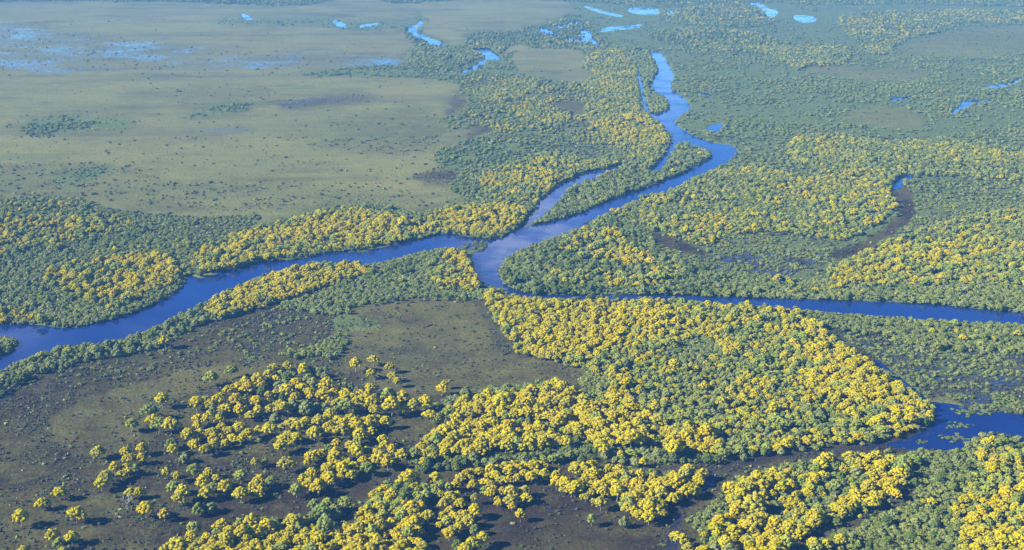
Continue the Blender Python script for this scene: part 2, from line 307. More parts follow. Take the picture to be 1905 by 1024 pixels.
 ('wetmarsh','the wet marsh', [(450,620),(540,590),(620,600),(600,640),(500,660),(440,650)]),
 ('meadow','the brown meadow', [(620,580),(700,565),(880,550),(910,570),(940,630),(960,662),(1040,670),(1110,690),(1080,710),(1000,715),(900,725),(830,730),(760,740),(700,715),(640,680),(620,640)]),
 ('wetmarsh','the dry channel', [(880,560),(900,560),(925,600),(945,650),(950,662),(925,650),(905,610)]),
 ('meadow','the brown marsh', [(120,760),(300,700),(420,680),(460,690),(380,720),(300,760),(240,830),(160,850),(100,820)]),
 ('mud','the muddy ground', [(560,900),(700,880),(900,850),(1200,850),(1400,865),(1700,800),(1700,835),(1500,845),(1400,870),(1300,930),(1260,1024),(1240,1330),(300,1330),(350,960),(480,920)]),
 ('strip','the bushy strip on the near bank', [(-420,830),(-200,760),(0,688),(40,669),(80,655),(120,643),(170,638),(210,633),(250,623),(290,609),(320,593),(350,577),(380,565),(400,570),(440,580),(400,590),(350,610),(320,628),(290,640),(220,655),(150,668),(90,685),(40,702),(0,727),(-200,800),(-420,880)]),
 ('sagelow','the silvery bushes below the yellow mound', [(520,575),(600,540),(680,505),(760,498),(860,500),(905,540),(915,560),(880,556),(800,552),(700,560),(640,580),(600,590)]),
 ('darkg','the dark bushes by the confluence', [(670,495),(720,486),(780,470),(830,463),(860,466),(850,490),(800,500),(740,520),(690,518)]),
 ('rim','the long yellow mound on the near bank', [(378,566),(430,540),(500,514),(560,492),(620,487),(668,490),(684,503),(650,512),(610,526),(560,542),(500,562),(440,580),(400,580)]),
 ('mixy','the yellow clump left of the confluence', [(795,508),(822,492),(855,500),(852,530),(830,540),(806,522)]),
 ('rim','the yellow clump left of the confluence', [(825,475),(868,464),(880,490),(892,530),(870,538),(858,520),(868,500)]),
 ('sagelow','the silvery scrub patch on the meadow', [(505,645),(540,630),(600,625),(640,632),(636,650),(580,665),(520,660)]),
 ('reedy','the tussocky marsh', [(450,655),(480,640),(500,650),(480,670),(455,668)]),
 ('scrub','the tussocky marsh', [(500,600),(620,585),(700,600),(690,612),(600,620),(520,622)]),
 # great central wood
 ('core','the great triangular wood', [(905,536),(960,549),(1060,556),(1200,557),(1280,561),(1370,566),(1450,570),(1500,580),(1530,605),(1560,635),(1600,662),(1650,697),(1700,725),(1737,750),(1740,772),(1700,794),(1660,804),(1600,812),(1500,824),(1400,836),(1300,848),(1200,852),(1140,846),(1120,790),(1085,735),(1090,710),(1120,695),(1080,678),(1020,662),(960,652),(942,620),(920,580)]),
 ('rim','the left end of the great triangular wood', [(908,540),(960,552),(1060,560),(1200,562),(1250,580),(1220,620),(1150,650),(1130,680),(1080,672),(1020,658),(965,648),(946,615),(924,580)]),
 ('rim','the right rim of the great triangular wood', [(1460,575),(1500,585),(1530,608),(1560,638),(1600,664),(1650,700),(1700,728),(1735,752),(1735,772),(1700,780),(1650,760),(1600,740),(1560,700),(1500,660),(1460,620)]),
 ('sagelow','the green hollow in the great triangular wood', [(1250,640),(1300,620),(1345,640),(1330,670),(1280,680),(1240,665)]),
 ('pale','the middle of the great triangular wood', [(1180,700),(1300,670),(1420,640),(1500,700),(1560,760),(1500,800),(1380,830),(1280,800),(1200,780)]),
 ('strip','the green fringe of the great triangular wood', [(1200,830),(1300,845),(1400,838),(1500,825),(1600,812),(1660,805),(1700,790),(1735,775),(1735,784),(1700,798),(1660,808),(1600,817),(1500,829),(1400,841),(1300,852),(1200,855)]),
 ('sagelow','the grey bushes left of the great triangular wood', [(1085,700),(1120,690),(1140,715),(1120,745),(1092,735)]),
 # clusters below the meadow
 ('woody','the green and yellow grove below the meadow', [(795,765),(850,740),(920,722),(1000,712),(1040,712),(1085,740),(1140,762),(1210,795),(1235,815),(1180,838),(1120,832),(1060,812),(980,800),(900,785),(830,788)]),
 ('yellow','the green and yellow grove below the meadow', [(830,765),(900,735),(980,728),(1010,712),(1050,715),(1075,740),(1130,765),(1200,795),(1210,815),(1140,825),(1080,800),(1000,782),(920,772),(850,778)]),
 ('yellow','the yellow bank in front of the green grove', [(770,838),(795,808),(840,790),(900,785),(980,792),(1040,808),(1050,828),(990,838),(920,828),(880,845),(820,842),(780,855)]),
 ('darkg','the dark fringe in front of the yellow bank', [(775,855),(880,845),(950,845),(1050,822),(1150,830),(1240,828),(1330,838),(1320,852),(1230,860),(1120,850),(1060,850),(980,855),(880,862),(790,868)]),
 ('yellow','the dark fringe in front of the yellow bank', [(1235,805),(1270,792),(1320,795),(1320,812),(1260,815)]),
 ('yellow','the wedge grove right of the lower centre', [(1058,858),(1100,862),(1180,872),(1300,872),(1312,892),(1270,925),(1218,962),(1190,955),(1160,935),(1120,915),(1090,930),(1048,912),(1045,898),(1080,895),(1062,878)]),
 ('bushmud','the muddy ground', [(400,735),(500,680),(620,690),(735,735),(725,775),(640,780),(560,778),(380,770)]),
 ('yellow','the big grove at the bottom edge', [(560,1330),(380,1330),(330,1040),(345,1010),(400,985),(470,965),(540,968),(600,960),(655,975),(690,940),(695,910),(740,892),(790,900),(800,940),(785,980),(790,1030),(770,1100)]),
 ('mixy','the big grove at the bottom edge', [(545,985),(580,960),(625,965),(620,985),(570,1000)]),
 ('mixy','the wide grove at the lower right', [(1330,1120),(1305,990),(1330,940),(1365,894),(1420,878),(1500,860),(1600,847),(1650,843),(1692,856),(1690,890),(1640,935),(1560,965),(1500,985),(1470,1030),(1440,1120)]),
 ('yellow','the wide grove at the lower right', [(1320,1120),(1308,1000),(1345,960),(1360,900),(1412,880),(1440,905),(1420,960),(1480,975),(1560,935),(1600,900),(1640,870),(1600,850),(1500,868),(1560,850),(1630,845),(1690,858),(1690,885),(1640,925),(1580,945),(1520,975),(1480,1010),(1440,1120)]),
 ('sagelow','the pale green point of the lower right grove', [(1278,972),(1310,950),(1345,935),(1355,955),(1330,975),(1300,985)]),
 ('wood','the green wood in the bottom right corner', [(1440,1330),(1500,1030),(1560,995),(1640,962),(1700,925),(1690,870),(1700,842),(1790,838),(1830,812),(1905,822),(2330,900),(2330,1330)]),
 ('core','the yellow wood in the bottom right corner', [(1780,1330),(1790,1030),(1770,960),(1800,900),(1840,868),(1815,840),(1840,812),(1905,830),(2100,870),(2100,1330)]),
 ('mixy','the green wood in the bottom right corner', [(1500,1100),(1510,1020),(1550,1000),(1600,1000),(1560,1040),(1540,1100)]),
 ('wetmarsh','the shaded channel', [(1640,946),(1600,962),(1560,977),(1525,990),(1500,1004),(1480,1030),(1450,1100),(1475,1100),(1503,1030),(1530,1002),(1565,985),(1610,968)]),
 ('wetmud','the muddy channel', [(1160,868),(1300,868),(1345,862),(1400,852),(1500,838),(1600,826),(1680,816),(1730,815),(1700,838),(1640,838),(1500,850),(1400,868),(1350,892),(1320,925),(1270,965),(1260,1024),(1235,1024),(1250,960),(1300,905),(1310,880),(1200,876)]),
 ('bushmud','the wet marsh', [(100,695),(290,655),(400,615),(480,590),(560,575),(620,595),(600,640),(500,660),(420,650),(300,690),(150,718)]),
 # right marsh
 ('reedy','the reedy marsh at the right', [(1480,580),(1560,585),(1640,589),(1760,597),(1905,607),(2330,650),(2330,830),(1905,770),(1868,760),(1838,766),(1800,755),(1760,738),(1722,740),(1678,706),(1648,680),(1626,662),(1595,644),(1565,624),(1535,606)]),
 ('wood','the bushes below the right arm', [(1480,580),(1560,585),(1640,589),(1760,597),(1905,607),(2330,650),(2330,720),(1905,660),(1800,650),(1700,640),(1620,620),(1540,604)]),
]
WETPATCH = [(1700,655,60,22),(1760,700,45,25),(1720,690,40,22),(1850,735,40,12),(1880,700,40,8),(1830,720,30,8)]

reg = np.zeros((RH, RW), np.int16)       # index into REG (painter's order)
for i, (c, nm, poly) in enumerate(REG): raster(poly, reg, i)
RC = np.array([CL[c]['id'] for c, _, _ in REG])
wat = np.zeros((RH, RW), np.float32)
for p in WATER: raster(p, wat, 1.0)
# land pieces back on top of the water
ISL = [[(-80,628),(0,630),(36,634),(22,652),(0,664),(-80,690)], [(846,462),(870,452),(905,451),(906,463),(880,469),(860,468)]]
for p in ISL: raster(p, wat, 0.0)
watb = blur(wat, 1)
watw = blur(wat, 3)
def warp(px, py, dep, amp=1.0):
    s = 900.0/np.maximum(dep, 200)
    x, y = px, py
    n1 = fbm(x/(26*s), y/(13*s), 3, 3)-.5; n2 = fbm(x/(26*s)+31, y/(13*s)+7, 9, 3)-.5
    return px + n1*26*np.minimum(s, 1)*amp, py + n2*13*np.minimum(s, 1)*amp

# ------------------------------------------------------------------ materials
def mat(name):
    m = bpy.data.materials.new(name); m.use_nodes = True
    t = m.node_tree; b = t.nodes['Principled BSDF']; return m, t, b
def mixc(t, fac, a, b, mode='MIX'):
    n = t.nodes.new('ShaderNodeMix'); n.data_type = 'RGBA'; n.blend_type = mode
    for s, v in ((0, fac), (6, a), (7, b)):
        if isinstance(v, (int, float)): n.inputs[s].default_value = v
        elif isinstance(v, tuple): n.inputs[s].default_value = v if len(v) == 4 else (*v, 1)
        else: t.links.new(v, n.inputs[s])
    return n.outputs[2]
def noise(t, scale, detail=4, rough=.55, vec=None):
    n = t.nodes.new('ShaderNodeTexNoise'); n.inputs['Scale'].default_value = scale
    n.inputs['Detail'].default_value = detail; n.inputs['Roughness'].default_value = rough
    if vec is not None: t.links.new(vec, n.inputs['Vector'])
    return n.outputs[0]
def ramp(t, v, a, b, lo=0.0, hi=1.0):
    n = t.nodes.new('ShaderNodeMapRange'); n.inputs[1].default_value = a; n.inputs[2].default_value = b
    n.inputs[3].default_value = lo; n.inputs[4].default_value = hi; t.links.new(v, n.inputs[0]); return n.outputs[0]
def mth(t, op, a, b=None, clamp=False):
    n = t.nodes.new('ShaderNodeMath'); n.operation = op; n.use_clamp = clamp
    for i, v in enumerate((a, b)):
        if v is None: continue
        if isinstance(v, (int, float)): n.inputs[i].default_value = v
        else: t.links.new(v, n.inputs[i])
    return n.outputs[0]
def foliage(name, c1, c2, c3, rough=.75, c4=None):
    m, t, b = mat(name)
    oi = t.nodes.new('ShaderNodeObjectInfo'); ge = t.nodes.new('ShaderNodeNewGeometry')
    r2 = mth(t, 'FRACT', mth(t, 'MULTIPLY', oi.outputs['Random'], 7.31)); n = noise(t, .9, 3, .6, ge.outputs['Position']); n2 = noise(t, .012, 3, .5, ge.outputs['Position'])
    col = mixc(t, oi.outputs['Random'], c1, c2)
    col = mixc(t, ramp(t, n2, .4, .6), col, mixc(t, .55, col, c3))
    col = mixc(t, ramp(t, n, .35, .7), col, mixc(t, .6, col, c3))
    col = mixc(t, ramp(t, r2, .68, .95, 0, .8), col, c4 or c3)
    t.links.new(col, b.inputs['Base Color']); b.inputs['Roughness'].default_value = rough
    b.inputs['Specular IOR Level'].default_value = .0 if 'blossom' in name else .04
    return m
M_yel = foliage('yellow_blossom', (.47,.385,.001), (.49,.33,.001), (.46,.39,.008), c4=(.38,.33,.035))
M_pal = foliage('pale_blossom', (.42,.39,.035), (.30,.33,.05), (.21,.27,.05))
M_lea = foliage('leaf_green', (.095,.14,.025), (.14,.175,.03), (.07,.105,.02))
M_grn = foliage('green_foliage', (.16,.185,.028), (.225,.235,.035), (.11,.14,.024))
M_sag = foliage('sage_foliage', (.21,.235,.075), (.29,.30,.10), (.15,.18,.055))
M_drk = foliage('dark_foliage', (.075,.12,.025), (.11,.15,.03), (.055,.09,.02))
M_tus = foliage('marsh_sedge', (.075,.068,.034), (.11,.10,.04), (.05,.048,.035))
M_reed = foliage('reed_green', (.18,.21,.045), (.24,.26,.055), (.12,.155,.035))
M_dead, t_, b_ = mat('bare_pale_wood'); t_.links.new(mixc(t_, noise(t_, 3), (.5,.48,.44), (.34,.32,.30)), b_.inputs['Base Color'])
M_bark, t_, b_ = mat('pale_bark'); t_.links.new(mixc(t_, noise(t_, 4), (.30,.27,.23), (.17,.15,.13)), b_.inputs['Base Color'])

# ground
M_gr, t, b = mat('marsh_ground')
ge = t.nodes.new('ShaderNodeNewGeometry'); P = ge.outputs['Position']
def at(nm):
    a = t.nodes.new('ShaderNodeAttribute'); a.attribute_name = nm; return a.outputs['Fac']
n_big = noise(t, .006, 5, .6, P); n_mid = noise(t, .045, 5, .65, P); n_fin = noise(t, .35, 4, .7, P); n_spk = noise(t, .11, 4, .75, P)
mp = t.nodes.new('ShaderNodeMapping'); mp.inputs['Scale'].default_value = (.004, .02, .01); t.links.new(P, mp.inputs['Vector'])
n_str = noise(t, 1.0, 5, .6, mp.outputs[0])
soil = mixc(t, ramp(t, n_mid, .35, .65), (.036,.021,.014), (.052,.034,.015))
soil = mixc(t, ramp(t, n_fin, .4, .65), soil, (.022,.018,.014))
soil = mixc(t, ramp(t, n_big, .42, .6), soil, (.088,.074,.022))
tan_ = mixc(t, ramp(t, n_mid, .35, .65), (.25,.235,.07), (.19,.19,.06))
n_bg2 = noise(t, .0035, 6, .65, P); tan_ = mixc(t, ramp(t, n_bg2, .50, .62), tan_, (.10,.115,.05)); tan_ = mixc(t, ramp(t, n_big, .52, .60, 0, .8), tan_, (.12,.10,.05)); tan_ = mixc(t, ramp(t, n_str, .36, .68), tan_, (.28,.25,.065))
tan_ = mixc(t, ramp(t, n_fin, .45, .68), tan_, (.12,.12,.04))
grn = mixc(t, ramp(t, n_mid, .35, .65), (.11,.15,.04), (.16,.195,.05))
grn = mixc(t, ramp(t, n_fin, .45, .62), grn, (.055,.08,.03))
tn_n = mth(t, 'ADD', at('tan'), ramp(t, n_mid, .25, .75, -.25, .25)); 
col = mixc(t, mth(t, 'ADD', tn_n, 0.0, True), soil, tan_)
gn_n = mth(t, 'ADD', at('green'), ramp(t, n_spk, .25, .75, -.4, .4), True)
col = mixc(t, gn_n, col, grn)
wn = mth(t, 'MULTIPLY', ramp(t, mth(t, 'ADD', mth(t, 'ADD', mth(t, 'MULTIPLY', n_spk, .6), mth(t, 'MULTIPLY', noise(t, .009, 5, .65, P), .4)), mth(t, 'MULTIPLY', at('wet'), .2)), .62, .70), ramp(t, at('wet'), .02, .15))
wn2 = mth(t, 'MULTIPLY', wn, ramp(t, n_fin, .3, .6, .5, .95), True)
t.links.new(mixc(t, mth(t, 'MULTIPLY', at('wet'), .4), col, (.05,.042,.04)), b.inputs['Base Color'])
b.inputs['Roughness'].default_value = .9; b.inputs['Specular IOR Level'].default_value = .02
bp = t.nodes.new('ShaderNodeBump'); bp.inputs['Strength'].default_value = .9; bp.inputs['Distance'].default_value = 1.2
t.links.new(n_fin, bp.inputs['Height']); t.links.new(bp.outputs[0], b.inputs['Normal'])
wb = t.nodes.new('ShaderNodeBsdfPrincipled'); wb.inputs['Base Color'].default_value = (.012,.02,.06,1); wb.inputs['Roughness'].default_value = .12
ms = t.nodes.new('ShaderNodeMixShader'); t.links.new(wn2, ms.inputs[0]); t.links.new(b.outputs[0], ms.inputs[1]); t.links.new(wb.outputs[0], ms.inputs[2])
t.links.new(ms.outputs[0], t.nodes['Material Output'].inputs[0])

M_wat, t, b = mat('river_water')
ge = t.nodes.new('ShaderNodeNewGeometry')
nn = noise(t, .01, 4, .6, ge.outputs['Position'])
t.links.new(mixc(t, ramp(t, nn, .4, .6), (.005,.018,.095), (.008,.028,.12)), b.inputs['Base Color'])
wpn = noise(t, .018, 5, .65, ge.outputs['Position']); t.links.new(ramp(t, wpn, .42, .62, .05, .24), b.inputs['Roughness']); b.inputs['IOR'].default_value = 1.33
bp = t.nodes.new('ShaderNodeBump'); bp.inputs['Strength'].default_value = .10; bp.inputs['Distance'].default_value = .4
t.links.new(noise(t, .5, 3, .6, ge.outputs['Position']), bp.inputs['Height']); t.links.new(bp.outputs[0], b.inputs['Normal'])

# ------------------------------------------------------------------ ground sheet with river beds
def mesh_np(name, V, FA, mats, smooth_=False, mi=None):
    """FA: (n,k) int array of faces"""
    me = bpy.data.meshes.new(name); n, k = FA.shape
    me.vertices.add(len(V)); me.vertices.foreach_set('co', np.asarray(V, np.float32).ravel())
    me.loops.add(n*k); me.loops.foreach_set('vertex_index', FA.astype(np.int32).ravel())
    me.polygons.add(n); me.polygons.foreach_set('loop_start', (np.arange(n)*k).astype(np.int32))
    try: me.polygons.foreach_set('loop_total', np.full(n, k, np.int32))
    except Exception: pass
    if mi is not None: me.polygons.foreach_set('material_index', mi.astype(np.int32))
    me.polygons.foreach_set('use_smooth', np.full(n, smooth_, bool))
    for m in mats: me.materials.append(m)
    me.update(calc_edges=True); me.validate(); return me
def link(name, me, parent=None):
    o = bpy.data.objects.new(name, me); C.objects.link(o); o.parent = parent; return o

rows = np.concatenate([np.arange(2200, 1340, -60), np.arange(1340, 1100, -6), np.arange(1100, -60, -2), np.arange(-60, -150, -5), [-165,-180,-190,-197,-203,-208]]).astype(float)
cols = np.concatenate([np.arange(-3400, -1400, 100), np.arange(-1400, -980, 10), np.arange(-980, 980, 3), np.arange(980, 1400, 10), np.arange(1400, 3500, 100)]).astype(float) + W0/2
PX, PY = np.meshgrid(cols, rows)
GX, GY = ground(PX, PY)
_, _, DP = project(GX, GY)
wv = bil(watb, PX + (fbm(GX/14, GY/14, 5, 3)-.5)*6*700/DP, PY + (fbm(GX/14+9, GY/14, 6, 3)-.5)*4*700/DP)
wv = np.where((PX < MX0) | (PX > MX1), 0*wv + bil(watb, np.clip(PX, MX0+2, MX1-3), PY), wv)
GZ = (fbm(GX/9, GY/9, 8, 3)-.5)*.5 - 2.2*np.clip(wv*1.3, 0, 1)
wx, wy = warp(PX, PY, DP)
ids = RC[look(reg, wx, wy)]
def masks(key):
    tab = np.array([CL[n][key] for n in NAMES], float)
    lay = tab[RC[reg]].astype(np.float32)
    near, farb = bil(blur(lay, 3), wx, wy), bil(blur(lay, 7), PX+(fbm(GX/150, GY/90, 401, 4)-.5)*120, PY+(fbm(GX/150, GY/90, 402, 4)-.5)*np.where(PY < 170, 46, 30))
    k = np.clip((GY-1250)/250, 0, 1)*(np.abs(PX-300) < 640 if key != 'gr' else 0)
    return near*(1-k)+farb*k
g_m, t_m, w_m = masks('gr'), masks('tn'), masks('wet')
for (cx, cy, rx, ry) in WETPATCH:
    w_m = np.maximum(w_m, .9*np.clip(1.6-np.hypot((wx-cx)/rx, (wy-cy)/ry)*1.3, 0, 1))
w_m = np.where(ids == CL['reedy']['id'], np.clip(1.5-(fbm(GX/15, GY/11, 301, 3)-.40)*12, 0, 1.6), w_m)
t_m = np.where(ids == CL['scrub']['id'], t_m+np.clip((.50-fbm(GX/85, GY/60, 311, 4))*8, 0, .6), t_m)
nb = fbm(GX/90, GY/60, 22, 4)
w_m = np.clip(w_m*(.55+nb*.9), 0, 1)
t_m = np.clip(t_m*(.6+fbm(GX/160, GY/90, 31, 4)*.8), 0, 1.2)
sh_ = np.clip(wv*6, 0, 1)*(DP > 0); g_m = np.maximum(g_m, sh_*.9); t_m = t_m*(1-sh_); g_m = np.where(wv > .5, .2, g_m)
nr, ncl = PX.shape
idx = np.arange(nr*ncl).reshape(nr, ncl)
FA = np.stack([idx[:-1, :-1], idx[:-1, 1:], idx[1:, 1:], idx[1:, :-1]], -1).reshape(-1, 4)
me = mesh_np('ground', np.stack([GX, GY, GZ], -1).reshape(-1, 3), FA, [M_gr], True)
for nm, arr in (('green', g_m), ('tan', t_m), ('wet', w_m)):
    a = me.attributes.new(nm, 'FLOAT', 'POINT'); a.data.foreach_set('value', arr.astype(np.float32).ravel())
g = link('ground', me); g['kind'] = 'structure'
wme = mesh_np('river_water', np.array([(-60000,-2000,-.62),(60000,-2000,-.62),(60000,56000,-.62),(-60000,56000,-.62)]), np.array([[0,1,2,3]]), [M_wat])
w = link('river_water', wme); w['kind'] = 'structure'

# ------------------------------------------------------------------ plant shapes
def ico(sub):
    import bmesh
    bm = bmesh.new(); bmesh.ops.create_icosphere(bm, subdivisions=sub, radius=1)
    v = np.array([p.co[:] for p in bm.verts]); f = np.array([[q.index for q in p.verts] for p in bm.faces]); bm.free(); return v, f
I1 = ico(1); I2 = ico(2)
def puff_mesh(puffs, seed, leaves=14, base=I2, leaf=.38, rough=.22):
    """puffs: (centre, radius, squash). returns verts, tris, normals-up of faces, puff index"""
    r = np.random.default_rng(seed); V = []; T = []; K = []; off = 0
    for k, (c, rad, sq) in enumerate(puffs):
        v, f = base
        d = 1 + (r.random(len(v))-.5)*2*rough
        vv = v*d[:, None]*rad; vv[:, 2] *= sq; vv = vv + np.array(c)
        V.append(vv); T.append(f+off); K.append(np.full(len(f), k)); off += len(v)
        # loose leaf clusters standing off the surface
        n = leaves; dirs = r.normal(size=(n, 3)); dirs[:, 2] = np.abs(dirs[:, 2])*1.0-.25; dirs /= np.linalg.norm(dirs, axis=1)[:, None]
        cc = np.array(c)+dirs*rad*np.array([1, 1, sq])*(1.0+r.random((n, 1))*.28)
        a = r.normal(size=(n, 3)); a -= (a*dirs).sum(1)[:, None]*dirs*.6; a /= np.linalg.norm(a, axis=1)[:, None]
        bb = np.cross(a, dirs)+r.normal(size=(n, 3))*.3; bb /= np.linalg.norm(bb, axis=1)[:, None]
        s = leaf*(.6+r.random((n, 1))*.8)
        q = np.stack([cc-a*s, cc+a*s, cc+bb*s*1.3], 1).reshape(-1, 3)
        V.append(q); T.append(np.arange(3*n).reshape(-1, 3)+off); K.append(np.full(n, k)); off += 3*n
    return np.concatenate(V), np.concatenate(T), np.concatenate(K)
def tri_nz(V, T):
    n = np.cross(V[T[:, 1]]-V[T[:, 0]], V[T[:, 2]]-V[T[:, 0]]); n /= np.linalg.norm(n, axis=1)[:, None]+1e-9; return n[:, 2]
def crown_mesh(name, seed, kind):
    r = np.random.default_rng(seed); puffs = []
    if kind in ('yellow', 'pale'):
        n = r.integers(38, 46); R = 3.4
        el = r.uniform(.8, 1.2)
        for i in range(n):
            a = r.random()*2*pi; q = math.sqrt((i+.4)/n)*r.uniform(.88, 1.08)
            z = 6.6 - 3.0*q**2.2 + r.uniform(-.4, .5)
            puffs.append(((cos(i*2.4+a*.15)*q*R*el, sin(i*2.4+a*.15)*q*R/el, z), r.uniform(.5, .92)*(1.05-.1*q), r.uniform(.7, .95)))
        for i in range(5):
            a = i*1.26+r.random(); puffs.append(((cos(a)*1.9, sin(a)*1.9, 4.0+r.uniform(-.4, .3)), r.uniform(.9, 1.2), .8))
        V, T, K = puff_mesh(puffs, seed+1, 14, I2, .2, .2)
        nz_ = tri_nz(V, T); zc = V[T].mean(1)[:, 2]
        fl = (zc > 3.5) & ((nz_ > -.35) | (r.random(len(T)) < .3))
        if kind == 'yellow': fl &= r.random(len(T)) > .10; mats = [M_lea, M_yel]
        else:
            bloom = r.random(len(puffs)) < .75; fl &= bloom[K] & (r.random(len(T)) > .22); mats = [M_grn, M_pal]
        return mesh_np(name, V, T, mats, False, fl.astype(int))
    mats = {'green': [M_grn, M_lea], 'sage': [M_sag, M_grn], 'dark': [M_drk, M_lea], 'shrub': [M_sag, M_grn], 'greenshrub': [M_reed, M_grn]}[kind]
    if kind in ('shrub', 'greenshrub'):
        n = 9
        for i in range(n):
            q = math.sqrt((i+.3)/n); puffs.append(((cos(i*2.4)*q*1.5*r.uniform(.8, 1.2), sin(i*2.4)*q*1.5*r.uniform(.8, 1.2), 1.25-.8*q*q+r.uniform(-.2, .3)), r.uniform(.55, .9), .85))
        V, T, K = puff_mesh(puffs, seed+1, 10, I1, .25, .25)
    else:
        n = r.integers(28, 36); R = 3.1
        for i in range(n):
            q = math.sqrt((i+.3)/n); a = i*2.4+r.uniform(-.3, .3)
            z = 5.6 - 3.2*q*q + r.uniform(-.7, .7)
            puffs.append(((cos(a)*q*R*r.uniform(.85, 1.15), sin(a)*q*R*r.uniform(.85, 1.15), z), r.uniform(.6, 1.15), r.uniform(.8, 1.0)))
        for i in range(4):
            a = i*1.57+r.random(); puffs.append(((cos(a)*2.1, sin(a)*2.1, 2.0), r.uniform(1.0, 1.4), .9))
        V, T, K = puff_mesh(puffs, seed+1, 18, I2, .22, .22)
    mi = (r.random(len(T)) < .25) | (r.random(len(puffs)) < .2)[K]
    return mesh_np(name, V, T, mats, False, mi.astype(int))
def tube(path, rad, k=6):
    V = []; P_ = [np.array(p, float) for p in path]
    for i, p in enumerate(P_):
        d = P_[min(i+1, len(P_)-1)]-P_[max(i-1, 0)]; d /= np.linalg.norm(d)
        u = np.cross(d, (0.3, 1, .1)); u /= np.linalg.norm(u); v = np.cross(d, u)
        for j in range(k): V.append(p+(u*cos(2*pi*j/k)+v*sin(2*pi*j/k))*rad[i])
    Fq = [[i*k+j, i*k+(j+1) % k, (i+1)*k+(j+1) % k, (i+1)*k+j] for i in range(len(P_)-1) for j in range(k)]
    return np.array(V), np.array(Fq)
def trunk_mesh(name, seed, top=4.6, spread=1.7, m=None, n=5, dead=False):
    r = np.random.default_rng(seed); V = []; Q = []; off = 0
    bend = r.uniform(-.35, .35, 2); fork = top*.52
    parts = [tube([(0, 0, -.4), (0, 0, .15), (bend[0]*.5, bend[1]*.5, fork*.55), (bend[0], bend[1], fork)], [.34, .26, .20, .17])]
    for i in range(n):
        a = i*2*pi/n+r.uniform(-.4, .4); s = spread*r.uniform(.7, 1.2); tz = top*r.uniform(.95, 1.15)
        mid = (bend[0]+cos(a)*s*.5, bend[1]+sin(a)*s*.5, fork+(tz-fork)*.6)
        end = (bend[0]+cos(a)*s, bend[1]+sin(a)*s, tz)
        parts.append(tube([(bend[0], bend[1], fork-.1), mid, end], [.14, .09, .05]))
        if dead:
            for j in range(4):
                b2 = a+r.uniform(-1.1, 1.1); st = mid if j % 2 else end; L = r.uniform(.7, 1.4)
                parts.append(tube([st, (st[0]+cos(b2)*L*.6, st[1]+sin(b2)*L*.6, st[2]+L*.5), (st[0]+cos(b2)*L, st[1]+sin(b2)*L, st[2]+L*1.0)], [.08, .06, .04]))
    for v, f in parts: V.append(v); Q.append(f+off); off += len(v)
    return mesh_np(name, np.concatenate(V), np.concatenate(Q), [m or M_bark], True)

KINDS = ['yellow', 'pale', 'sage', 'green', 'dark']
TNAME = {'yellow': 'flowering_tree', 'pale': 'flowering_tree', 'sage': 'broadleaf_tree', 'green': 'broadleaf_tree', 'dark': 'broadleaf_tree'}
NV = 7
CM = {k: [crown_mesh('crown_%s' % k, 100*i+7*j+3, k) for j in range(NV)] for i, k in enumerate(KINDS)}
TM = [trunk_mesh('trunk', 900+j) for j in range(NV)]
SM = [crown_mesh('shrub', 700+j, 'shrub') for j in range(4)] + [crown_mesh('shrub', 760+j, 'greenshrub') for j in range(4)]

# ------------------------------------------------------------------ scatter
def cand(sp, y0, y1, seed):
    r = np.random.default_rng(seed)
    X = []; Y = []
    y = y0
    ys = np.arange(y0, y1, sp)
    for i, yy in enumerate(ys):
        hw = (1210/F)*(yy*cos(TH)+H*sin(TH))
        xs = np.arange(-hw, hw, sp) + (i % 2)*sp/2
        X.append(xs); Y.append(np.full(len(xs), yy))
    X = np.concatenate(X); Y = np.concatenate(Y)
    X = X + (r.random(len(X))-.5)*sp*.8; Y = Y + (r.random(len(Y))-.5)*sp*.8
    return X, Y, r
tab = {k: np.array([CL[n][k] for n in NAMES], float) for k in ('dens', 'size', 'sp', 'tus', 'shr')}
mixt = np.array([CL[n]['mix'] for n in NAMES]); mixt = mixt/mixt.sum(1)[:, None]; 

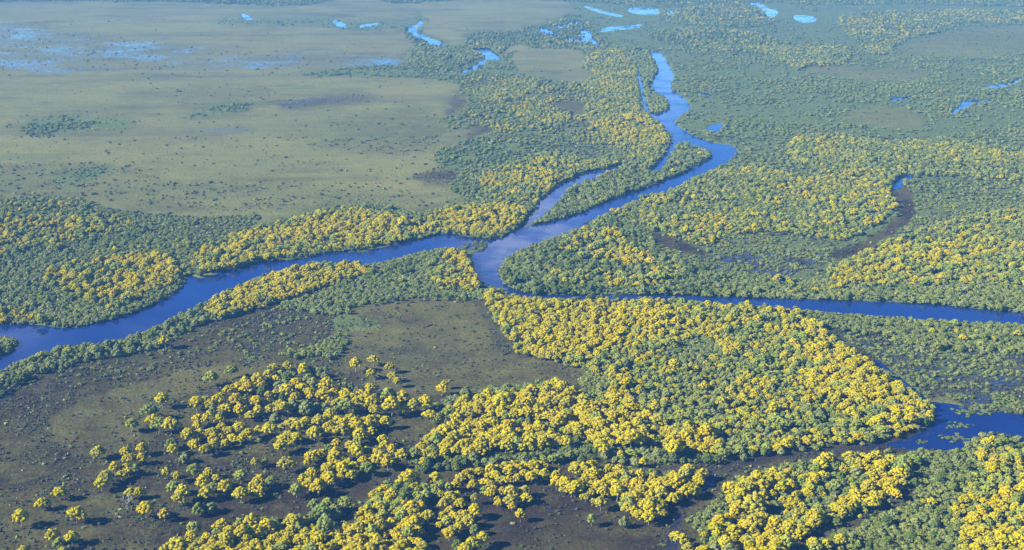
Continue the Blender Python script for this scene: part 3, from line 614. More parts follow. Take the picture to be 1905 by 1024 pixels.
# hand placed trees: crown centre in magnified crops of the photo (crop, x, y, width, kind, label, group)
CR = {1: (0, 600), 2: (480, 600), 3: (960, 600)}; CS = 1159/480
HAND = [
 (1,742,78,45,'yellow','lone yellow tree against the bushy strip on the near river bank',None),
 (1,949,243,50,'pale','dull yellow tree standing alone above the ragged grove',None),
 (1,1040,213,42,'pale','small pale yellow tree just above the ragged grove\'s left end',None),
 (1,728,343,50,'yellow','mustard yellow tree with a long dark shadow, left of the ragged grove',None),
 (1,670,393,55,'pale','pale top tree of the short chain left of the yellow groves','chain of trees left of the yellow groves'),
 (1,688,425,48,'yellow','yellow tree in the short chain left of the yellow groves','chain of trees left of the yellow groves'),
 (1,716,412,36,'yellow','yellow tree in the short chain left of the yellow groves','chain of trees left of the yellow groves'),
 (1,712,452,52,'pale','olive tree at the middle of the short chain left of the yellow groves','chain of trees left of the yellow groves'),
 (1,768,452,58,'yellow','broad yellow tree at the right end of the short chain',None),
 (1,803,465,36,'yellow','small yellow tree touching the right end of the short chain',None),
 (1,590,455,45,'pale','dull olive tree standing alone left of the short chain',None),
 (1,770,532,46,'green','bright green tree behind a yellow one, left of the long yellow grove',None),
 (1,776,562,44,'yellow','yellow tree right in front of the bright green one',None),
 (1,440,573,48,'yellow','lone orange yellow tree left of the scattered row on the marsh',None),
 (1,638,562,42,'yellow','upper of two small yellow trees at the top right of the scattered row',None),
 (1,634,605,40,'yellow','lower of two small yellow trees at the top right of the scattered row',None),
 (1,563,578,40,'yellow','topmost yellow tree of the scattered row on the marsh',None),
 (1,582,607,42,'yellow','yellow tree in the middle of the scattered row on the marsh','scattered row of yellow trees on the marsh'),
 (1,565,642,40,'yellow','yellow tree in the middle of the scattered row on the marsh','scattered row of yellow trees on the marsh'),
 (1,578,658,34,'yellow','yellow tree in the middle of the scattered row on the marsh','scattered row of yellow trees on the marsh'),
 (1,545,672,42,'yellow','yellow tree in the middle of the scattered row on the marsh','scattered row of yellow trees on the marsh'),
 (1,515,648,42,'yellow','yellow tree at the left of the scattered row on the marsh',None),
 (1,610,655,28,'pale','tiny olive tree at the right of the scattered row on the marsh',None),
 (1,474,687,52,'yellow','upper of two joined yellow trees at the row\'s lower end',None),
 (1,456,716,50,'yellow','lower of two joined yellow trees at the row\'s lower end',None),
 (1,267,756,50,'yellow','yellow tree with a slim trunk and clear shadow, above the left lone trees',None),
 (1,192,805,46,'yellow','small lopsided yellow tree between two lone trees at lower left',None),
 (1,343,852,60,'yellow','large round yellow tree left of the bare pale tree',None),
 (1,92,867,62,'yellow','flat topped yellow tree nearest the left edge',None),
 (1,235,952,50,'yellow','leaning yellow tree left of a brighter one near the bottom edge',None),
 (1,322,958,52,'yellow','bright yellow tree beside the leaning one near the bottom edge',None),
 (1,262,990,36,'pale','small dull tree below the leaning yellow one near the bottom edge',None),
 (1,105,1024,45,'yellow','yellow tree cut off by the bottom edge at far left',None),
 (1,282,1026,42,'yellow','yellow tree cut off by the bottom edge under the bright pair',None),
 (1,587,760,42,'yellow','left tree of the touching yellow pair above a round yellow tree',None),
 (1,623,758,40,'yellow','right tree of the touching yellow pair above a round yellow tree',None),
 (1,654,827,60,'yellow','round deep yellow tree right of the bare pale tree',None),
 (1,737,857,40,'yellow','small yellow tree right of the round deep yellow one',None),
 (1,747,668,34,'yellow','tiny yellow tree left of a narrow one, right of the scattered row',None),
 (1,793,685,30,'yellow','narrow yellow tree right of a tiny one, right of the scattered row',None),
 (1,778,733,50,'pale','olive tree above the tall orange pair in the lower left',None),
 (1,822,757,56,'yellow','upper tree of the tall orange yellow pair in the lower left',None),
 (1,802,788,46,'yellow','lower tree of the tall orange yellow pair in the lower left',None),
 (1,868,655,50,'pale','olive tree with thin crown above the compact clump in the lower left',None),
 (1,938,668,38,'yellow','small yellow tree above the compact clump in the lower left',None),
 (1,1080,680,50,'pale','olive yellow tree standing alone right of the compact clump',None),
 (1,1080,765,54,'yellow','yellow tree just right of the compact clump in the lower left',None),
 (1,1145,725,50,'yellow','yellow tree in the pair right of the compact clump','pair right of the compact clump'),
 (1,1150,758,44,'yellow','yellow tree in the pair right of the compact clump','pair right of the compact clump'),
 (1,1010,730,55,'yellow','yellow tree of the compact clump in the lower left','compact clump in the lower left'),
 (1,922,760,50,'yellow','yellow tree of the compact clump in the lower left','compact clump in the lower left'),
 (1,912,712,55,'yellow','yellow tree of the compact clump in the lower left','compact clump in the lower left'),
 (1,972,708,50,'yellow','yellow tree of the compact clump in the lower left','compact clump in the lower left'),
 (1,950,738,48,'pale','yellow tree of the compact clump in the lower left','compact clump in the lower left'),
 (1,830,598,38,'sage','small grey green tree left of the long yellow grove',None),
 (1,1147,623,30,'yellow','small yellow tree alone below the long yellow grove',None),
 (1,740,1018,40,'yellow','small yellow tree on the bottom edge left of the big grove',None),
 (1,870,918,50,'pale','upper of two dull yellow trees left of the big bottom grove',None),
 (1,860,955,44,'yellow','lower of two dull yellow trees left of the big bottom grove',None),
 (1,995,905,55,'yellow','yellow tree leading the row above the big bottom grove','row above the big bottom grove'),
 (1,1030,935,50,'yellow','yellow tree leading the row above the big bottom grove','row above the big bottom grove'),
 (1,1085,940,60,'yellow','yellow tree leading the row above the big bottom grove','row above the big bottom grove'),
 (1,1130,885,55,'yellow','yellow tree leading the row above the big bottom grove','row above the big bottom grove'),
 (1,1150,930,55,'yellow','yellow tree leading the row above the big bottom grove','row above the big bottom grove'),
 (1,895,827,48,'green','rounded green bush tree on mud below the compact clump',None),
 (1,945,820,44,'sage','grey bush tree on mud right of the rounded green one',None),
 (2,438,180,48,'yellow','largest yellow tree of the loose group on the brown meadow',None),
 (2,518,163,38,'yellow','topmost yellow tree of the loose group on the brown meadow',None),
 (2,507,222,36,'yellow','lowest left yellow tree of the loose group on the brown meadow',None),
 (2,592,197,36,'yellow','tallest of three yellow trees stacked at the group\'s right side',None),
 (2,603,238,34,'yellow','middle of three yellow trees stacked at the group\'s right side',None),
 (2,625,263,30,'yellow','lowest of three yellow trees stacked at the group\'s right side',None),
 (2,840,270,28,'yellow','upper tree of the lone yellow pair on the brown meadow',None),
 (2,828,293,42,'yellow','lower tree of the lone yellow pair on the brown meadow',None),
 (2,935,305,42,'sage','small grey tree on the meadow right of the lone yellow pair',None),
 (2,648,328,50,'yellow','yellow tree at the upper right tip of the ragged grove',None),
 (2,600,368,64,'yellow','wide yellow tree at the right end of the ragged grove',None),
 (2,585,320,58,'pale','pale silvery tree at the right end of the ragged grove',None),
 (2,697,368,52,'yellow','middle tree of three yellow ones between the ragged and green groves',None),
 (2,660,385,42,'yellow','left tree of three yellow ones between the ragged and green groves',None),
 (2,753,353,58,'yellow','right tree of three yellow ones between the ragged and green groves',None),
 (2,310,272,55,'yellow','yellow tree topping the ragged grove right of centre',None),
 (2,205,208,48,'yellow','yellow tree standing out at the top of the ragged grove',None),
 (2,132,193,34,'yellow','small yellow tree at the top left of the ragged grove',None),
 (2,125,630,55,'yellow','lone yellow tree below the left half of the long yellow grove',None),
 (2,57,712,38,'pale','small dull tree left of the loose grove on the lower marsh',None),
 (2,172,745,50,'pale','olive tree left below the loose grove on the lower marsh',None),
 (2,8,700,42,'yellow','yellow tree of the trio left of the loose grove','trio left of the loose grove'),
 (2,15,738,45,'yellow','yellow tree of the trio left of the loose grove','trio left of the loose grove'),
 (2,102,553,50,'yellow','yellow tree hanging below the long yellow grove\'s middle',None),
 (2,152,545,32,'yellow','small yellow tree tucked below the long yellow grove\'s middle',None),
 (2,252,492,55,'yellow','yellow tree on the lower rim of the long yellow grove',None),
 (2,353,543,40,'yellow','small yellow tree between the long grove and the loose grove',None),
 (2,320,555,30,'sage','small sage tree between the long grove and the loose grove',None),
 (2,418,545,45,'yellow','yellow tree above the middle of the loose grove','trees above the middle of the loose grove'),
 (2,443,570,58,'yellow','yellow tree above the middle of the loose grove','trees above the middle of the loose grove'),
 (2,490,570,38,'yellow','yellow tree above the middle of the loose grove','trees above the middle of the loose grove'),
 (2,32,615,26,'green','tiny bright green tree below the long yellow grove',None),
 (2,967,725,38,'yellow','small yellow tree left of the curved grove\'s foot',None),
 (2,975,785,28,'yellow','tiny yellow tree below the curved grove',None),
 (2,975,838,52,'yellow','round yellow tree right of the narrow grove',None),
 (2,945,885,48,'yellow','yellow tree below the round one beside the narrow grove',None),
 (2,763,862,45,'yellow','yellow tree in the gap between the big and narrow groves',None),
 (2,797,697,52,'yellow','yellow tree at the top of the narrow grove',None),
 (2,975,920,38,'green','green tree below the narrow grove',None),
 (2,890,725,36,'yellow','small yellow tree left of the curved grove',None),
 (2,1010,965,52,'yellow','right tree of the slanting yellow row at the bottom edge',None),
 (2,965,990,55,'yellow','middle tree of the slanting yellow row at the bottom edge',None),
 (2,930,1012,48,'yellow','left tree of the slanting yellow row at the bottom edge',None),
 (2,895,990,36,'green','green tree left of the slanting yellow row at the bottom edge',None),
 (3,180,682,38,'yellow','upper of two stacked yellow trees left of the wedge grove',None),
 (3,182,712,46,'yellow','lower of two stacked yellow trees left of the wedge grove',None),
 (3,382,803,50,'yellow','yellow tree at the lower left corner of the wedge grove',None),
 (3,20,860,38,'yellow','lone yellow tree on mud near the bottom centre',None),
 (3,597,865,50,'yellow','deep yellow tree at the lowest point of the wedge grove',None),
 (3,340,880,35,'pale','faint olive tree on mud below the wedge grove',None),
 (3,640,430,54,'yellow','deep yellow round tree right of the green grove\'s tail',None),
 (3,592,410,52,'yellow','yellow tree touching the deep yellow one at the green grove\'s tail',None),
 (3,385,547,60,'yellow','wide yellow tree standing out in the dark fringe',None),
 (3,712,552,66,'yellow','bright yellow tree standing out at the dark fringe\'s right half',None),
 (3,520,512,72,'yellow','wide orange yellow tree on the lower rim of the green grove',None),
 (3,718,950,42,'yellow','yellow tree of the short slanting trio on the bottom edge','short slanting trio on the bottom edge'),
 (3,745,972,50,'yellow','yellow tree of the short slanting trio on the bottom edge','short slanting trio on the bottom edge'),
 (3,775,1000,48,'yellow','yellow tree of the short slanting trio on the bottom edge','short slanting trio on the bottom edge'),
 (3,485,885,34,'sage','small grey green tree on the mud below the wedge grove',None),
]
CR.update({4: (330,660), 5: (560,660), 6: (540,800), 7: (760,840)}); CSC = {1: CS, 2: CS, 3: CS, 4: 5.12, 5: 5.12, 6: 5.12, 7: 5.566}
CLUS = [
 (4,'the ragged grove across the lower marsh','180,440,110 270,400,70p 310,465,90 405,410,110 400,480,70 460,490,90 560,420,110 630,400,60p 490,310,90 565,290,90 650,240,100 670,300,100 760,220,110 810,275,80 755,435,100 860,430,70 590,520,95 655,505,60s 700,550,90 770,515,80 880,495,90 970,440,90 1000,490,110 935,340,60 865,365,60 1040,330,110 1130,250,90 1120,385,100 1190,310,100 870,160,95 920,95,70 985,155,80p 940,210,70 800,330,80d 1050,200,90d 960,270,80s 1100,460,100s 930,580,80s 800,460,70d 880,240,70d 420,540,60s 330,520,60s 1180,450,90p 1020,260,70s 1000,380,60d'),
 (4,'the long yellow grove below the ragged one','200,600,100 300,590,110 390,610,90 185,650,70 100,750,110 205,730,95 265,740,70 330,720,100 420,690,90 445,660,60 180,785,70 345,790,90 405,750,70 160,850,95 350,840,80 270,890,95 490,715,80 590,675,95 570,710,70 525,765,90 600,785,65 455,830,75 670,735,100 770,715,80 770,780,50p 880,700,110 990,680,80 1055,640,80 1110,620,90 1160,670,95 1215,600,70 1060,740,90 1130,760,100 1010,785,80'),
 (5,'the long yellow grove below the ragged one','180,610,110 280,560,100 50,610,80 80,660,60 130,700,90 270,670,100 350,620,90 470,580,90 400,640,90 300,700,80 390,710,110 520,640,90 590,610,100 660,610,90 540,680,110 640,660,100 690,650,90 500,720,90 560,750,110 650,700,90 540,800,70p 610,760,80 740,595,70 805,630,95 440,740,70'),
 (5,'the ragged grove across the lower marsh','90,355,100 10,290,70 110,250,90p 20,330,60 210,375,100 310,350,90 385,310,70 270,420,70 335,440,80 430,360,100 410,410,80 430,465,120p 500,390,80 520,445,80 570,350,90 660,310,90 575,475,85 600,400,90 690,430,110 750,410,60 700,510,90 640,470,70 640,370,80 50,480,110s 150,480,80s 230,490,80s 100,130,90s 170,150,80s 230,190,60s 70,210,80p 470,290,60s 10,500,80d 540,330,60s 330,510,60s'),
 (6,'the loose yellow grove on the lower marsh','245,200,100 300,205,80 190,250,90 165,290,70 435,215,110 400,265,90 490,240,90 450,300,100 380,320,90 330,330,60 550,290,90 600,340,90 500,360,110 480,410,70 350,375,90 580,400,100 380,445,110 290,410,80 205,405,90 125,450,90 180,500,110 260,540,110 260,470,80 330,420,60 885,85,90 900,130,90 830,190,100 970,180,90 1060,210,100 830,265,100 910,235,70 930,290,110 695,270,80 740,300,60 730,350,105p 1005,130,50p'),
 (6,'the pale grove above the big bottom one','225,700,100p 360,690,110p 300,760,120p 420,730,80p 520,680,110p 240,770,80s 440,770,80s'),
 (7,'the narrow grove beside the bottom one','260,370,100p 340,340,100p 400,350,80p 270,420,80p 330,420,80 430,440,90 500,420,80 380,520,110 460,480,80 530,520,100 430,590,100 350,640,100 540,600,70 580,630,80 470,650,80 320,720,80 400,700,100p 530,690,90 520,750,90 450,790,90 420,830,110 390,780,70 690,780,80s 600,640,70'),
 (7,'the curved grove at the lower centre','540,250,90 600,200,80 650,180,80 730,180,90 640,240,80 850,180,110 920,150,100 900,230,100 820,210,70 1010,130,90 1090,110,90 960,260,90p 1050,190,110 1140,150,90 1030,270,90 1120,260,90 1200,120,100 1200,200,110 1290,130,100 1270,250,100 1360,110,100 1330,190,80 1410,220,100 1430,130,60 800,290,90 860,310,60 800,365,90p 850,410,100 970,400,90 920,440,60 935,495,80 1060,400,120 1060,475,110 1070,530,70 1205,390,100 1220,450,110 880,340,70'),
]
KL = {'p': 'pale', 's': 'sage', 'd': 'dark', 'g': 'green'}
DESC = {'yellow': 'yellow flowering tree', 'pale': 'pale half flowered tree', 'sage': 'grey green tree', 'green': 'leafy green tree', 'dark': 'dark green tree'}
for c, nm, txt in CLUS:
    for it in txt.split():
        x, y, w_ = it.split(','); k = KL.get(w_[-1], 'yellow'); w_ = float(w_.rstrip('psdg'))
        HAND.append((c, float(x), float(y), w_*1.0, k, '%s crowded in %s' % (DESC[k], nm), '%ss in %s' % (DESC[k], nm)))
hand = []
for (c, x, y, w_, k, lab, grp) in HAND:
    CS = CSC[c]; px = CR[c][0]+x/CS; py = CR[c][1]+y/CS
    z = 5.6*(w_*2.4146/CS/56); gx, gy = ground(px, py, z); _, _, dep = project(gx, gy, z)
    s = (w_/CS)*dep/F/5.35
    z = 5.0*s*min(1.4, max(1.0, 1.02/max(s, .5))); gx, gy = ground(px, py, z)
    hand.append((gx, gy, s, k, lab, grp, min(1.4, max(1.0, 1.02/max(s, .5)))))
HX = np.array([h[0] for h in hand]); HY = np.array([h[1] for h in hand]); HS = np.array([h[2] for h in hand])

trees = {k: [] for k in KINDS}     # rows: x, y, scale, zscale, region
def sample_trees(spc, ml, y0, y1, seed, far=False):
    X, Y, r = cand(spc*ml, y0, y1, seed)
    pxc, pyc, dep = project(X, Y, 4.5); wx, wy = warp(pxc, pyc, dep, .8)
    ri = look(reg, wx, wy); ci = RC[ri]
    p0x, p0y, _ = project(X, Y, 0)
    wok = bil(watb, p0x, p0y) < .42
    ok = wok & (tab['sp'][ci] == spc) & (r.random(len(X)) < tab['dens'][ci])
    ok &= (pyc > MY0+5) & (pyc < MY1-5)
    # sparse classes grow in patches
    pat = fbm(X/38, Y/38, 77, 3); dn = tab['dens'][ci]
    ok &= (dn > .6) | (pat > .5-.25*dn)
    ok &= (ci != CL['scrub']['id']) | (fbm(X/85, Y/60, 311, 4) > .49)
    ok &= (ci != CL['reedy']['id']) | (fbm(X/15, Y/11, 301, 3) > .5)
    ok &= (ci != CL['openwood']['id']) | (fbm(X/50, Y/40, 311, 3) > .47)
    hole = fbm(X/15, Y/15, 171, 3); hw = np.array([{'yellow': .18, 'core': .22, 'pale': .25, 'rim': .2, 'strip': .25}.get(n, .36) for n in NAMES])[ci]
    ok &= (hole > hw) | far
    # keep clear of hand placed trees
    if not ok.any(): return [np.zeros(0), np.zeros(0), np.zeros(0), np.zeros(0, int), np.zeros(0, int)]
    X, Y, ri, ci, pxc, pyc = X[ok], Y[ok], ri[ok], ci[ok], pxc[ok], pyc[ok]
    if y0 < 1300:
        d = np.full(len(X), 99.)
        for hx, hy, hs in zip(HX, HY, HS): d = np.minimum(d, np.hypot(X-hx, Y-hy)-2.6*hs)
        m = d > 1.5; X, Y, ri, ci = X[m], Y[m], ri[m], ci[m]
    n = len(X)
    cum = np.cumsum(mixt[ci], 1)
    # clumped choice: smooth noise mixed with chance
    u = fbm(X/14, Y/14, 41, 2)+.8*fbm(X/70, Y/50, 43, 3); u = (np.argsort(np.argsort(u))+.5)/max(n, 1)
    v = r.random(n); q = np.where(r.random(n) < .62, u, v)
    kk = (q[:, None] > cum).sum(1).clip(0, 4)
    s = tab['size'][ci]*(.68+r.random(n)**1.5*.75)*np.where(kk >= 2, .92, 1.0)*(1+(ml-1)*.45)*(.94 if far else 1)
    big = (.85 + .35*fbm(X/60, Y/60, 55, 2))*(.72+.56*fbm(X/9, Y/9, 57, 2))*np.where(r.random(n) < .04, 1.35, 1)
    return X, Y, s*big, kk, ri
allT = []
for si, spc in enumerate(sorted(set(c['sp'] for c in CL.values() if c['dens'] > 0))):
    for (ml, y0, y1, sd, far) in [(1.0, 480, 1500, 1, False), (1.06, 1500, 2600, 2, True), (1.3, 2600, 5200, 3, True)]:
        allT.append(sample_trees(spc, ml, y0, y1, sd+10*si, far))
TX, TY, TS, TK, TR = [np.concatenate([a[i] for a in allT]) for i in range(5)]
print('trees', len(TX), [int((TK == i).sum()) for i in range(5)])

def shrubs_sample():
    outp = []
    for (sp, y0, y1, sd) in [(4.2, 480, 1500, 5), (7.5, 1500, 3000, 6)]:
        X, Y, r = cand(sp, y0, y1, sd)
        p0x, p0y, dep = project(X, Y, 0); wx, wy = warp(p0x, p0y, dep, .8)
        ri = look(reg, wx, wy); ci = RC[ri]
        pat = fbm(X/22, Y/22, 63, 3)
        pr = tab['shr'][ci]; sparse = pr < .2
        pr = np.where(sparse, pr*np.clip((pat-.5)*14, 0, 6), pr*np.where(np.isin(ci, [CL[q]['id'] for q in ('core', 'yellow', 'rim', 'pale')]), .7, np.where(tab['dens'][ci] > .6, 1.1, .85)))
        pr = np.where((ci == CL['reedy']['id']) & (fbm(X/15, Y/11, 301, 3) < .47), .04, pr)
        pr = np.where((ci == CL['scrub']['id']) & (fbm(X/85, Y/60, 311, 4) < .48), .12*pr, pr)
        ok = (bil(watb, p0x, p0y) < .52) & (r.random(len(X)) < pr)
        outp.append((X[ok], Y[ok], np.where(sparse[ok], .35+r.random(ok.sum())**2*.8, np.where(tab['dens'][ci[ok]] > .6, .9+r.random(ok.sum())*.7, .55+r.random(ok.sum())*.7))*(1 if sp < 5 else 1.5), ri[ok]))
    return [np.concatenate([o[i] for o in outp]) for i in range(4)]
SX, SY, SS, SR = shrubs_sample()
print('shrubs', len(SX))
def tuss_sample():
    outp = []
    for (sp, y0, y1, sd, mul) in [(1.9, 560, 1100, 15, 1.0), (3.2, 1100, 1900, 16, 1.5), (9, 1900, 3600, 17, 1.5)]:
        X, Y, r = cand(sp, y0, y1, sd)
        p0x, p0y, dep = project(X, Y, 0)
        m = (p0x > -120) & (p0x < 2030); X, Y, p0x, p0y, dep = X[m], Y[m], p0x[m], p0y[m], dep[m]
        wx, wy = warp(p0x, p0y, dep, .8)
        ci = RC[look(reg, wx, wy)]
        pat = fbm(X/17, Y/17, 93, 4)
        pr = tab['tus'][ci]*np.clip((pat-.36)*6, .08, 1.15)
        wl = bil(watw, p0x, p0y); wl0 = bil(watb, p0x, p0y); shore = (wl > .08) & (wl < .55)
        pr = np.where(shore, .55*(fbm(X/10, Y/10, 501, 3) > .5), pr)
        ok = ((wl0 < .3) | (shore & (wl0 < .75))) & (r.random(len(X)) < pr)
        outp.append((X[ok], Y[ok], (.40+r.random(ok.sum())**3*1.3)*mul))
    return [np.concatenate([o[i] for o in outp]) for i in range(3)]
UX, UY, US = tuss_sample()
print('tussocks', len(UX))

# ------------------------------------------------------------------ individual trees
def gz(x, y): return (fbm(np.atleast_1d(x)/9, np.atleast_1d(y)/9, 8, 3)[0]-.5)*.5
protos = {}
def place_tree(kind, x, y, s, sz, label, group):
    j = random.randrange(NV); key = (kind, j)
    root = bpy.data.objects.new(TNAME[kind], None)
    C.objects.link(root); root.empty_display_size = 1
    root.location = (x, y, gz(x, y)); root.rotation_euler = (0, 0, random.random()*2*pi); root.scale = (s, s, sz)
    root['label'] = label; root['category'] = 'tree'
    if group: root['group'] = group
    if key not in protos:
        protos[key] = (link('crown', CM[kind][j], root), link('trunk', TM[j], root))
    else:
        for src in protos[key]:
            c = src.copy(); C.objects.link(c); c.parent = root
    return root
DESC = {'yellow': 'yellow flowering tree', 'pale': 'pale half flowered tree', 'sage': 'grey green tree', 'green': 'leafy green tree', 'dark': 'dark green tree'}
_, _, hdep = project(HX, HY, 5.0)
grouped = [i for i in np.argsort(hdep/HS) if hand[i][5]]
GLIM = dict(y=300-sum(1 for h in hand if not h[5] and h[3] in ('yellow', 'pale')), g=300)
pxc, pyc, dep = project(TX, TY, 5.0)
inv = (pxc > -8) & (pxc < W0+8) & (pyc < H0+8)
ny_s = np.sort((dep/TS)[inv & (TK < 2)]); keyh = np.sort(np.array([hdep[i]/HS[i] for i in grouped if hand[i][3] in ('yellow', 'pale')]))
cut = np.sort(np.concatenate([ny_s, keyh]))[GLIM['y']]
extra = []; nh_y = nh_g = 0
for i, (x, y, s, k, lab, grp, zf) in enumerate(hand):
    if grp and k in ('yellow', 'pale') and hdep[i]/HS[i] > cut: extra.append(i); continue
    if k in ('yellow', 'pale'): nh_y += 1
    else: nh_g += 1
    place_tree(k, x, y, s, s*zf*random.uniform(.95, 1.08), lab, grp)
print('individual hand placed', nh_y, nh_g, 'extra', len(extra))
order = np.argsort(dep/TS)
taken = np.zeros(len(TX), bool)
for grpk, lim in (((0, 1), 300-nh_y), ((2, 3, 4), 300-nh_g)):
    sel = [i for i in order if inv[i] and TK[i] in grpk][:lim]
    for i in sel:
        taken[i] = True; k = KINDS[TK[i]]; rn = REG[TR[i]][1]
        place_tree(k, TX[i], TY[i], TS[i], TS[i]*random.uniform(.8, 1.1), '%s crowded in %s' % (DESC[k], rn) if CL[REG[TR[i]][0]]['dens'] > .6 else '%s growing in %s' % (DESC[k], rn), '%ss in %s' % (DESC[k], rn))
# every shape has a first visible tree, so that the woods can repeat it
for k in KINDS:
    for j in range(NV):
        if (k, j) in protos: continue
        i = next(i for i in order if inv[i] and not taken[i] and KINDS[TK[i]] == k); taken[i] = True
        rn = REG[TR[i]][1]; st = random.getstate()
        root = bpy.data.objects.new(TNAME[k], None); C.objects.link(root); root.location = (TX[i], TY[i], gz(TX[i], TY[i])); root.scale = (TS[i],)*3
        root['label'] = '%s crowded in %s' % (DESC[k], rn); root['category'] = 'tree'; root['group'] = '%ss in %s' % (DESC[k], rn)
        protos[(k, j)] = (link('crown', CM[k][j], root), link('trunk', TM[j], root)); random.setstate(st)

# bare pale trees
dt = trunk_mesh('trunk', 41, top=5.2, spread=2.6, m=M_dead, n=6, dead=True)
for (px, py, s, lab) in [(237,945,1.0,'bare pale dead tree on the dark marsh among yellow trees'), (1268,898,.9,'bare grey tree among the yellow crowns of the wedge grove'), (1672,765,.9,'bare whitish tree inside the right rim of the great triangular wood'),
                         (1790,545,1.0,'bare white tree on the bank above the right arm'), (1760,540,.8,'small bare white tree left of another on the bank above the right arm')]:
    x, y = ground(px, py, 1.0)
    root = bpy.data.objects.new('dead_tree', None); C.objects.link(root); root.location = (x, y, 0); root.scale = (s*1.15,)*3
    root.rotation_euler = (0, 0, px*1.0); root['label'] = lab; root['category'] = 'dead tree'
    link('trunk', dt, root)

# individual shrubs: the largest showing on open ground
pxs, pys, deps = project(SX, SY, 1.0)
invs = (pxs > 0) & (pxs < W0) & (pys < H0) & (pys > 300)
openreg = np.array([CL[c]['shr'] < .2 or c in ('reedy',) for c, _, _ in REG])[SR]
so_ = [i for i in np.argsort(deps/SS) if invs[i] and openreg[i]][:300]
stk = np.zeros(len(SX), bool)
sh_proto = {}
for i in so_:
    stk[i] = True; j = random.randrange(len(SM)); rn = REG[SR[i]][1]
    o = link('shrub', SM[j]) if j not in sh_proto else sh_proto[j].copy()
    if j not in sh_proto: sh_proto[j] = o
    else: C.objects.link(o)
    o.location = (SX[i], SY[i], gz(SX[i], SY[i])); o.rotation_euler = (0, 0, random.random()*6.28); o.scale = (SS[i],)*3
    tone = 'grey green' if j < 4 else 'fresh green'
    o['label'] = 'low %s shrub growing on %s' % (tone, rn); o['category'] = 'shrub'; o['group'] = '%s shrubs on %s' % (tone, rn)

# ------------------------------------------------------------------ masses: one object each, geometry nodes on points
def mass(name, label, cat, X, Y, S, SZ, srcs, seed):
    r = np.random.default_rng(seed); n = len(X)
    Z = (fbm(X/9, Y/9, 8, 3)-.5)*.5
    me = bpy.data.meshes.new(name); me.vertices.add(n)
    me.vertices.foreach_set('co', np.stack([X, Y, Z], -1).astype(np.float32).ravel())
    a = me.attributes.new('scl', 'FLOAT_VECTOR', 'POINT'); a.data.foreach_set('vector', np.stack([S*r.uniform(.86, 1.2, n), S*r.uniform(.86, 1.2, n), SZ], -1).astype(np.float32).ravel())
    rr = np.zeros((n, 3), np.float32); rr[:, 2] = r.random(n)*6.28
    a = me.attributes.new('rot', 'FLOAT_VECTOR', 'POINT'); a.data.foreach_set('vector', rr.ravel())
    a = me.attributes.new('pick', 'INT', 'POINT'); a.data.foreach_set('value', r.integers(0, len(srcs), n).astype(np.int32))
    o = link(name, me); o['label'] = label; o['category'] = cat; o['kind'] = 'stuff'
    ng = bpy.data.node_groups.new(name, 'GeometryNodeTree')
    ng.interface.new_socket('Geometry', in_out='INPUT', socket_type='NodeSocketGeometry')
    ng.interface.new_socket('Geometry', in_out='OUTPUT', socket_type='NodeSocketGeometry')
    N = ng.nodes; L = ng.links
    gi = N.new('NodeGroupInput'); go = N.new('NodeGroupOutput'); jn = N.new('GeometryNodeJoinGeometry')
    for tup in srcs:
        j2 = N.new('GeometryNodeJoinGeometry')
        for ob in tup:
            oi = N.new('GeometryNodeObjectInfo'); oi.transform_space = 'ORIGINAL'; oi.inputs['Object'].default_value = ob; oi.inputs['As Instance'].default_value = False
            L.new(oi.outputs['Geometry'], j2.inputs[0])
        g2 = N.new('GeometryNodeGeometryToInstance'); L.new(j2.outputs[0], g2.inputs[0]); L.new(g2.outputs[0], jn.inputs[0])
    ip = N.new('GeometryNodeInstanceOnPoints'); ip.inputs['Pick Instance'].default_value = True
    def na(nm, ty):
        q = N.new('GeometryNodeInputNamedAttribute'); q.data_type = ty; q.inputs['Name'].default_value = nm
        return [s for s in q.outputs if s.enabled and s.name == 'Attribute'][0]
    L.new(gi.outputs[0], ip.inputs['Points']); L.new(jn.outputs[0], ip.inputs['Instance'])
    L.new(na('pick', 'INT'), ip.inputs['Instance Index']); L.new(na('scl', 'FLOAT_VECTOR'), ip.inputs['Scale'])
    er = N.new('FunctionNodeEulerToRotation'); L.new(na('rot', 'FLOAT_VECTOR'), er.inputs[0]); L.new(er.outputs[0], ip.inputs['Rotation'])
    L.new(ip.outputs[0], go.inputs[0])
    md = o.modifiers.new('plants', 'NODES'); md.node_group = ng
    return o
MN = {'yellow': ('yellow_flowering_wood', 'dense wood of yellow flowering crowns filling the groves', 'wood'),
      'pale': ('pale_flowering_wood', 'pale half flowered crowns mixed through the yellow woods', 'wood'),
      'sage': ('grey_green_wood', 'grey green crowns massed along the banks and clearings', 'wood'),
      'green': ('green_wood', 'leafy green crowns massed across the plain beyond the river', 'wood'),
      'dark': ('dark_green_wood', 'dark green crowns massed inside the river bend and far woods', 'wood')}
for ki, k in enumerate(KINDS):
    m = (TK == ki) & ~taken; r_ = np.random.default_rng(ki); ex = [i for i in extra if hand[i][3] == k]
    s = np.concatenate([TS[m], HS[ex]]) if ex else TS[m]; ax_ = np.concatenate([TX[m], HX[ex]]) if ex else TX[m]; ay_ = np.concatenate([TY[m], HY[ex]]) if ex else TY[m]
    mass(*MN[k], ax_, ay_, s, s*r_.uniform(.72, 1.08, len(s)), [protos[(k, j)] for j in range(NV)], 50+ki)
m = ~stk
mass('scrub_thicket', 'low grey green scrub filling the ground between the trees', 'scrub', SX[m], SY[m], SS[m], SS[m], [(sh_proto[j],) for j in sorted(sh_proto)], 77)
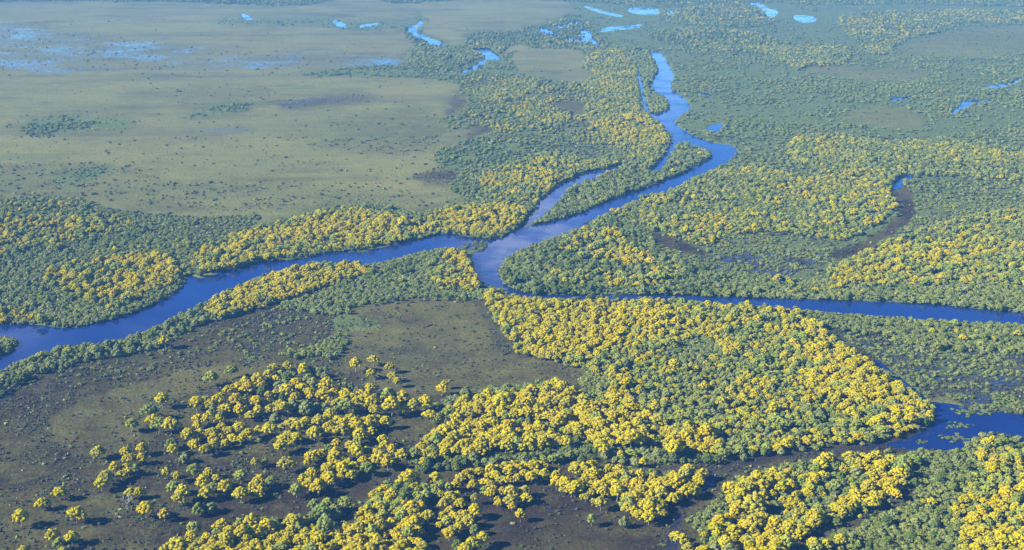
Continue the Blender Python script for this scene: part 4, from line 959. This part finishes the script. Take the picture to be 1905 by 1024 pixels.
# sedge tussocks: a small tuft mesh written out many times in one mesh
def tussocks():
    n = len(UX); r = np.random.default_rng(8)
    v, f = I1; base = v*np.array([.62, .62, .6]); base[:, 2] += .3
    V = np.repeat(base[None], n, 0)*(1+(r.random((n, len(v), 1))-.5)*.7)*US[:, None, None]
    V[:, :, 0] *= (1+r.random(n)*.9)[:, None]
    V[:, :, 0] += UX[:, None]; V[:, :, 1] += UY[:, None]
    qx, qy, _ = project(UX, UY, 0); V[:, :, 2] -= .75*np.clip(bil(watb, qx, qy)*2, 0, 1)[:, None]
    fa = (f[None]+(np.arange(n)*len(v))[:, None, None]).reshape(-1, 3)
    return mesh_np('sedge_tussocks', V.reshape(-1, 3), fa, [M_tus, M_sag, M_lea], False, np.repeat(r.choice(3, n, p=[.8, .1, .1]), len(f)))
o = link('sedge_tussocks', tussocks()); o['label'] = 'dull sedge tussocks dotted over the open marsh'; o['category'] = 'sedge'; o['kind'] = 'stuff'

# floating plant rafts on the backwater and river
def raft(seed, w, h):
    r = np.random.default_rng(seed); puffs = []
    for i in range(26):
        q = math.sqrt((i+.5)/26)*r.choice([.6, 1.0, 1.45]); a = i*2.4+r.uniform(-1.1, 1.1)
        puffs.append(((cos(a)*q*w*r.uniform(.7, 1.1), sin(a)*q*h*r.uniform(.7, 1.1), .1), r.uniform(.8, 1.5)*w/9, .35))
    V, T, K = puff_mesh(puffs, seed, 8, I1, .4, .3)
    return mesh_np('floating_plants', V, T, [M_grn, M_drk], False, (r.random(len(T)) < .45).astype(int))
for i, (px, py, w_, h_, lab) in enumerate([
    (1784,791,9,3,'upper raft of floating plants in the blue backwater'), (1775,814,10,3.5,'wider raft of floating plants just below another in the backwater'),
    (1716,821,4,1.6,'small raft of floating plants left of the two bigger rafts'), (1868,762,7,3,'raft of floating plants off the reedy marsh tip'),
    (1800,765,12,5,'large leafy raft joined to the reedy marsh'), (504,501,5,2,'small pale raft of plants in the left river arm'),
    (672,467,9,3,'flat raft of plants by the wooded bank of the left arm'), (1618,822,6,1.6,'dark raft of plants in the muddy channel mouth')]):
    x, y = ground(px, py, 0); o = link('floating_plants', raft(600+i, w_, h_*1.6)); o.location = (x, y, -.55)
    o['label'] = lab; o['category'] = 'floating plants'

# ------------------------------------------------------------------ haze
import bmesh
bm = bmesh.new(); bmesh.ops.create_cube(bm, size=1)
for v_ in bm.verts: v_.co.x *= 130000; v_.co.y = v_.co.y*64000+26000; v_.co.z = -5 if v_.co.z < 0 else H+60
me = bpy.data.meshes.new('haze'); bm.to_mesh(me); bm.free()
hz = link('haze', me); hz['kind'] = 'stuff'; hz['label'] = 'thin blue haze in the air over the plain'; hz['category'] = 'haze'
hm = bpy.data.materials.new('haze'); hm.use_nodes = True; t = hm.node_tree; t.nodes.clear()
o_ = t.nodes.new('ShaderNodeOutputMaterial'); pv = t.nodes.new('ShaderNodeVolumePrincipled')
pv.inputs['Density'].default_value = HAZE_DENSITY; pv.inputs['Color'].default_value = (*HAZE_COLOR, 1); pv.inputs['Anisotropy'].default_value = 0.0
t.links.new(pv.outputs[0], o_.inputs['Volume']); me.materials.append(hm)
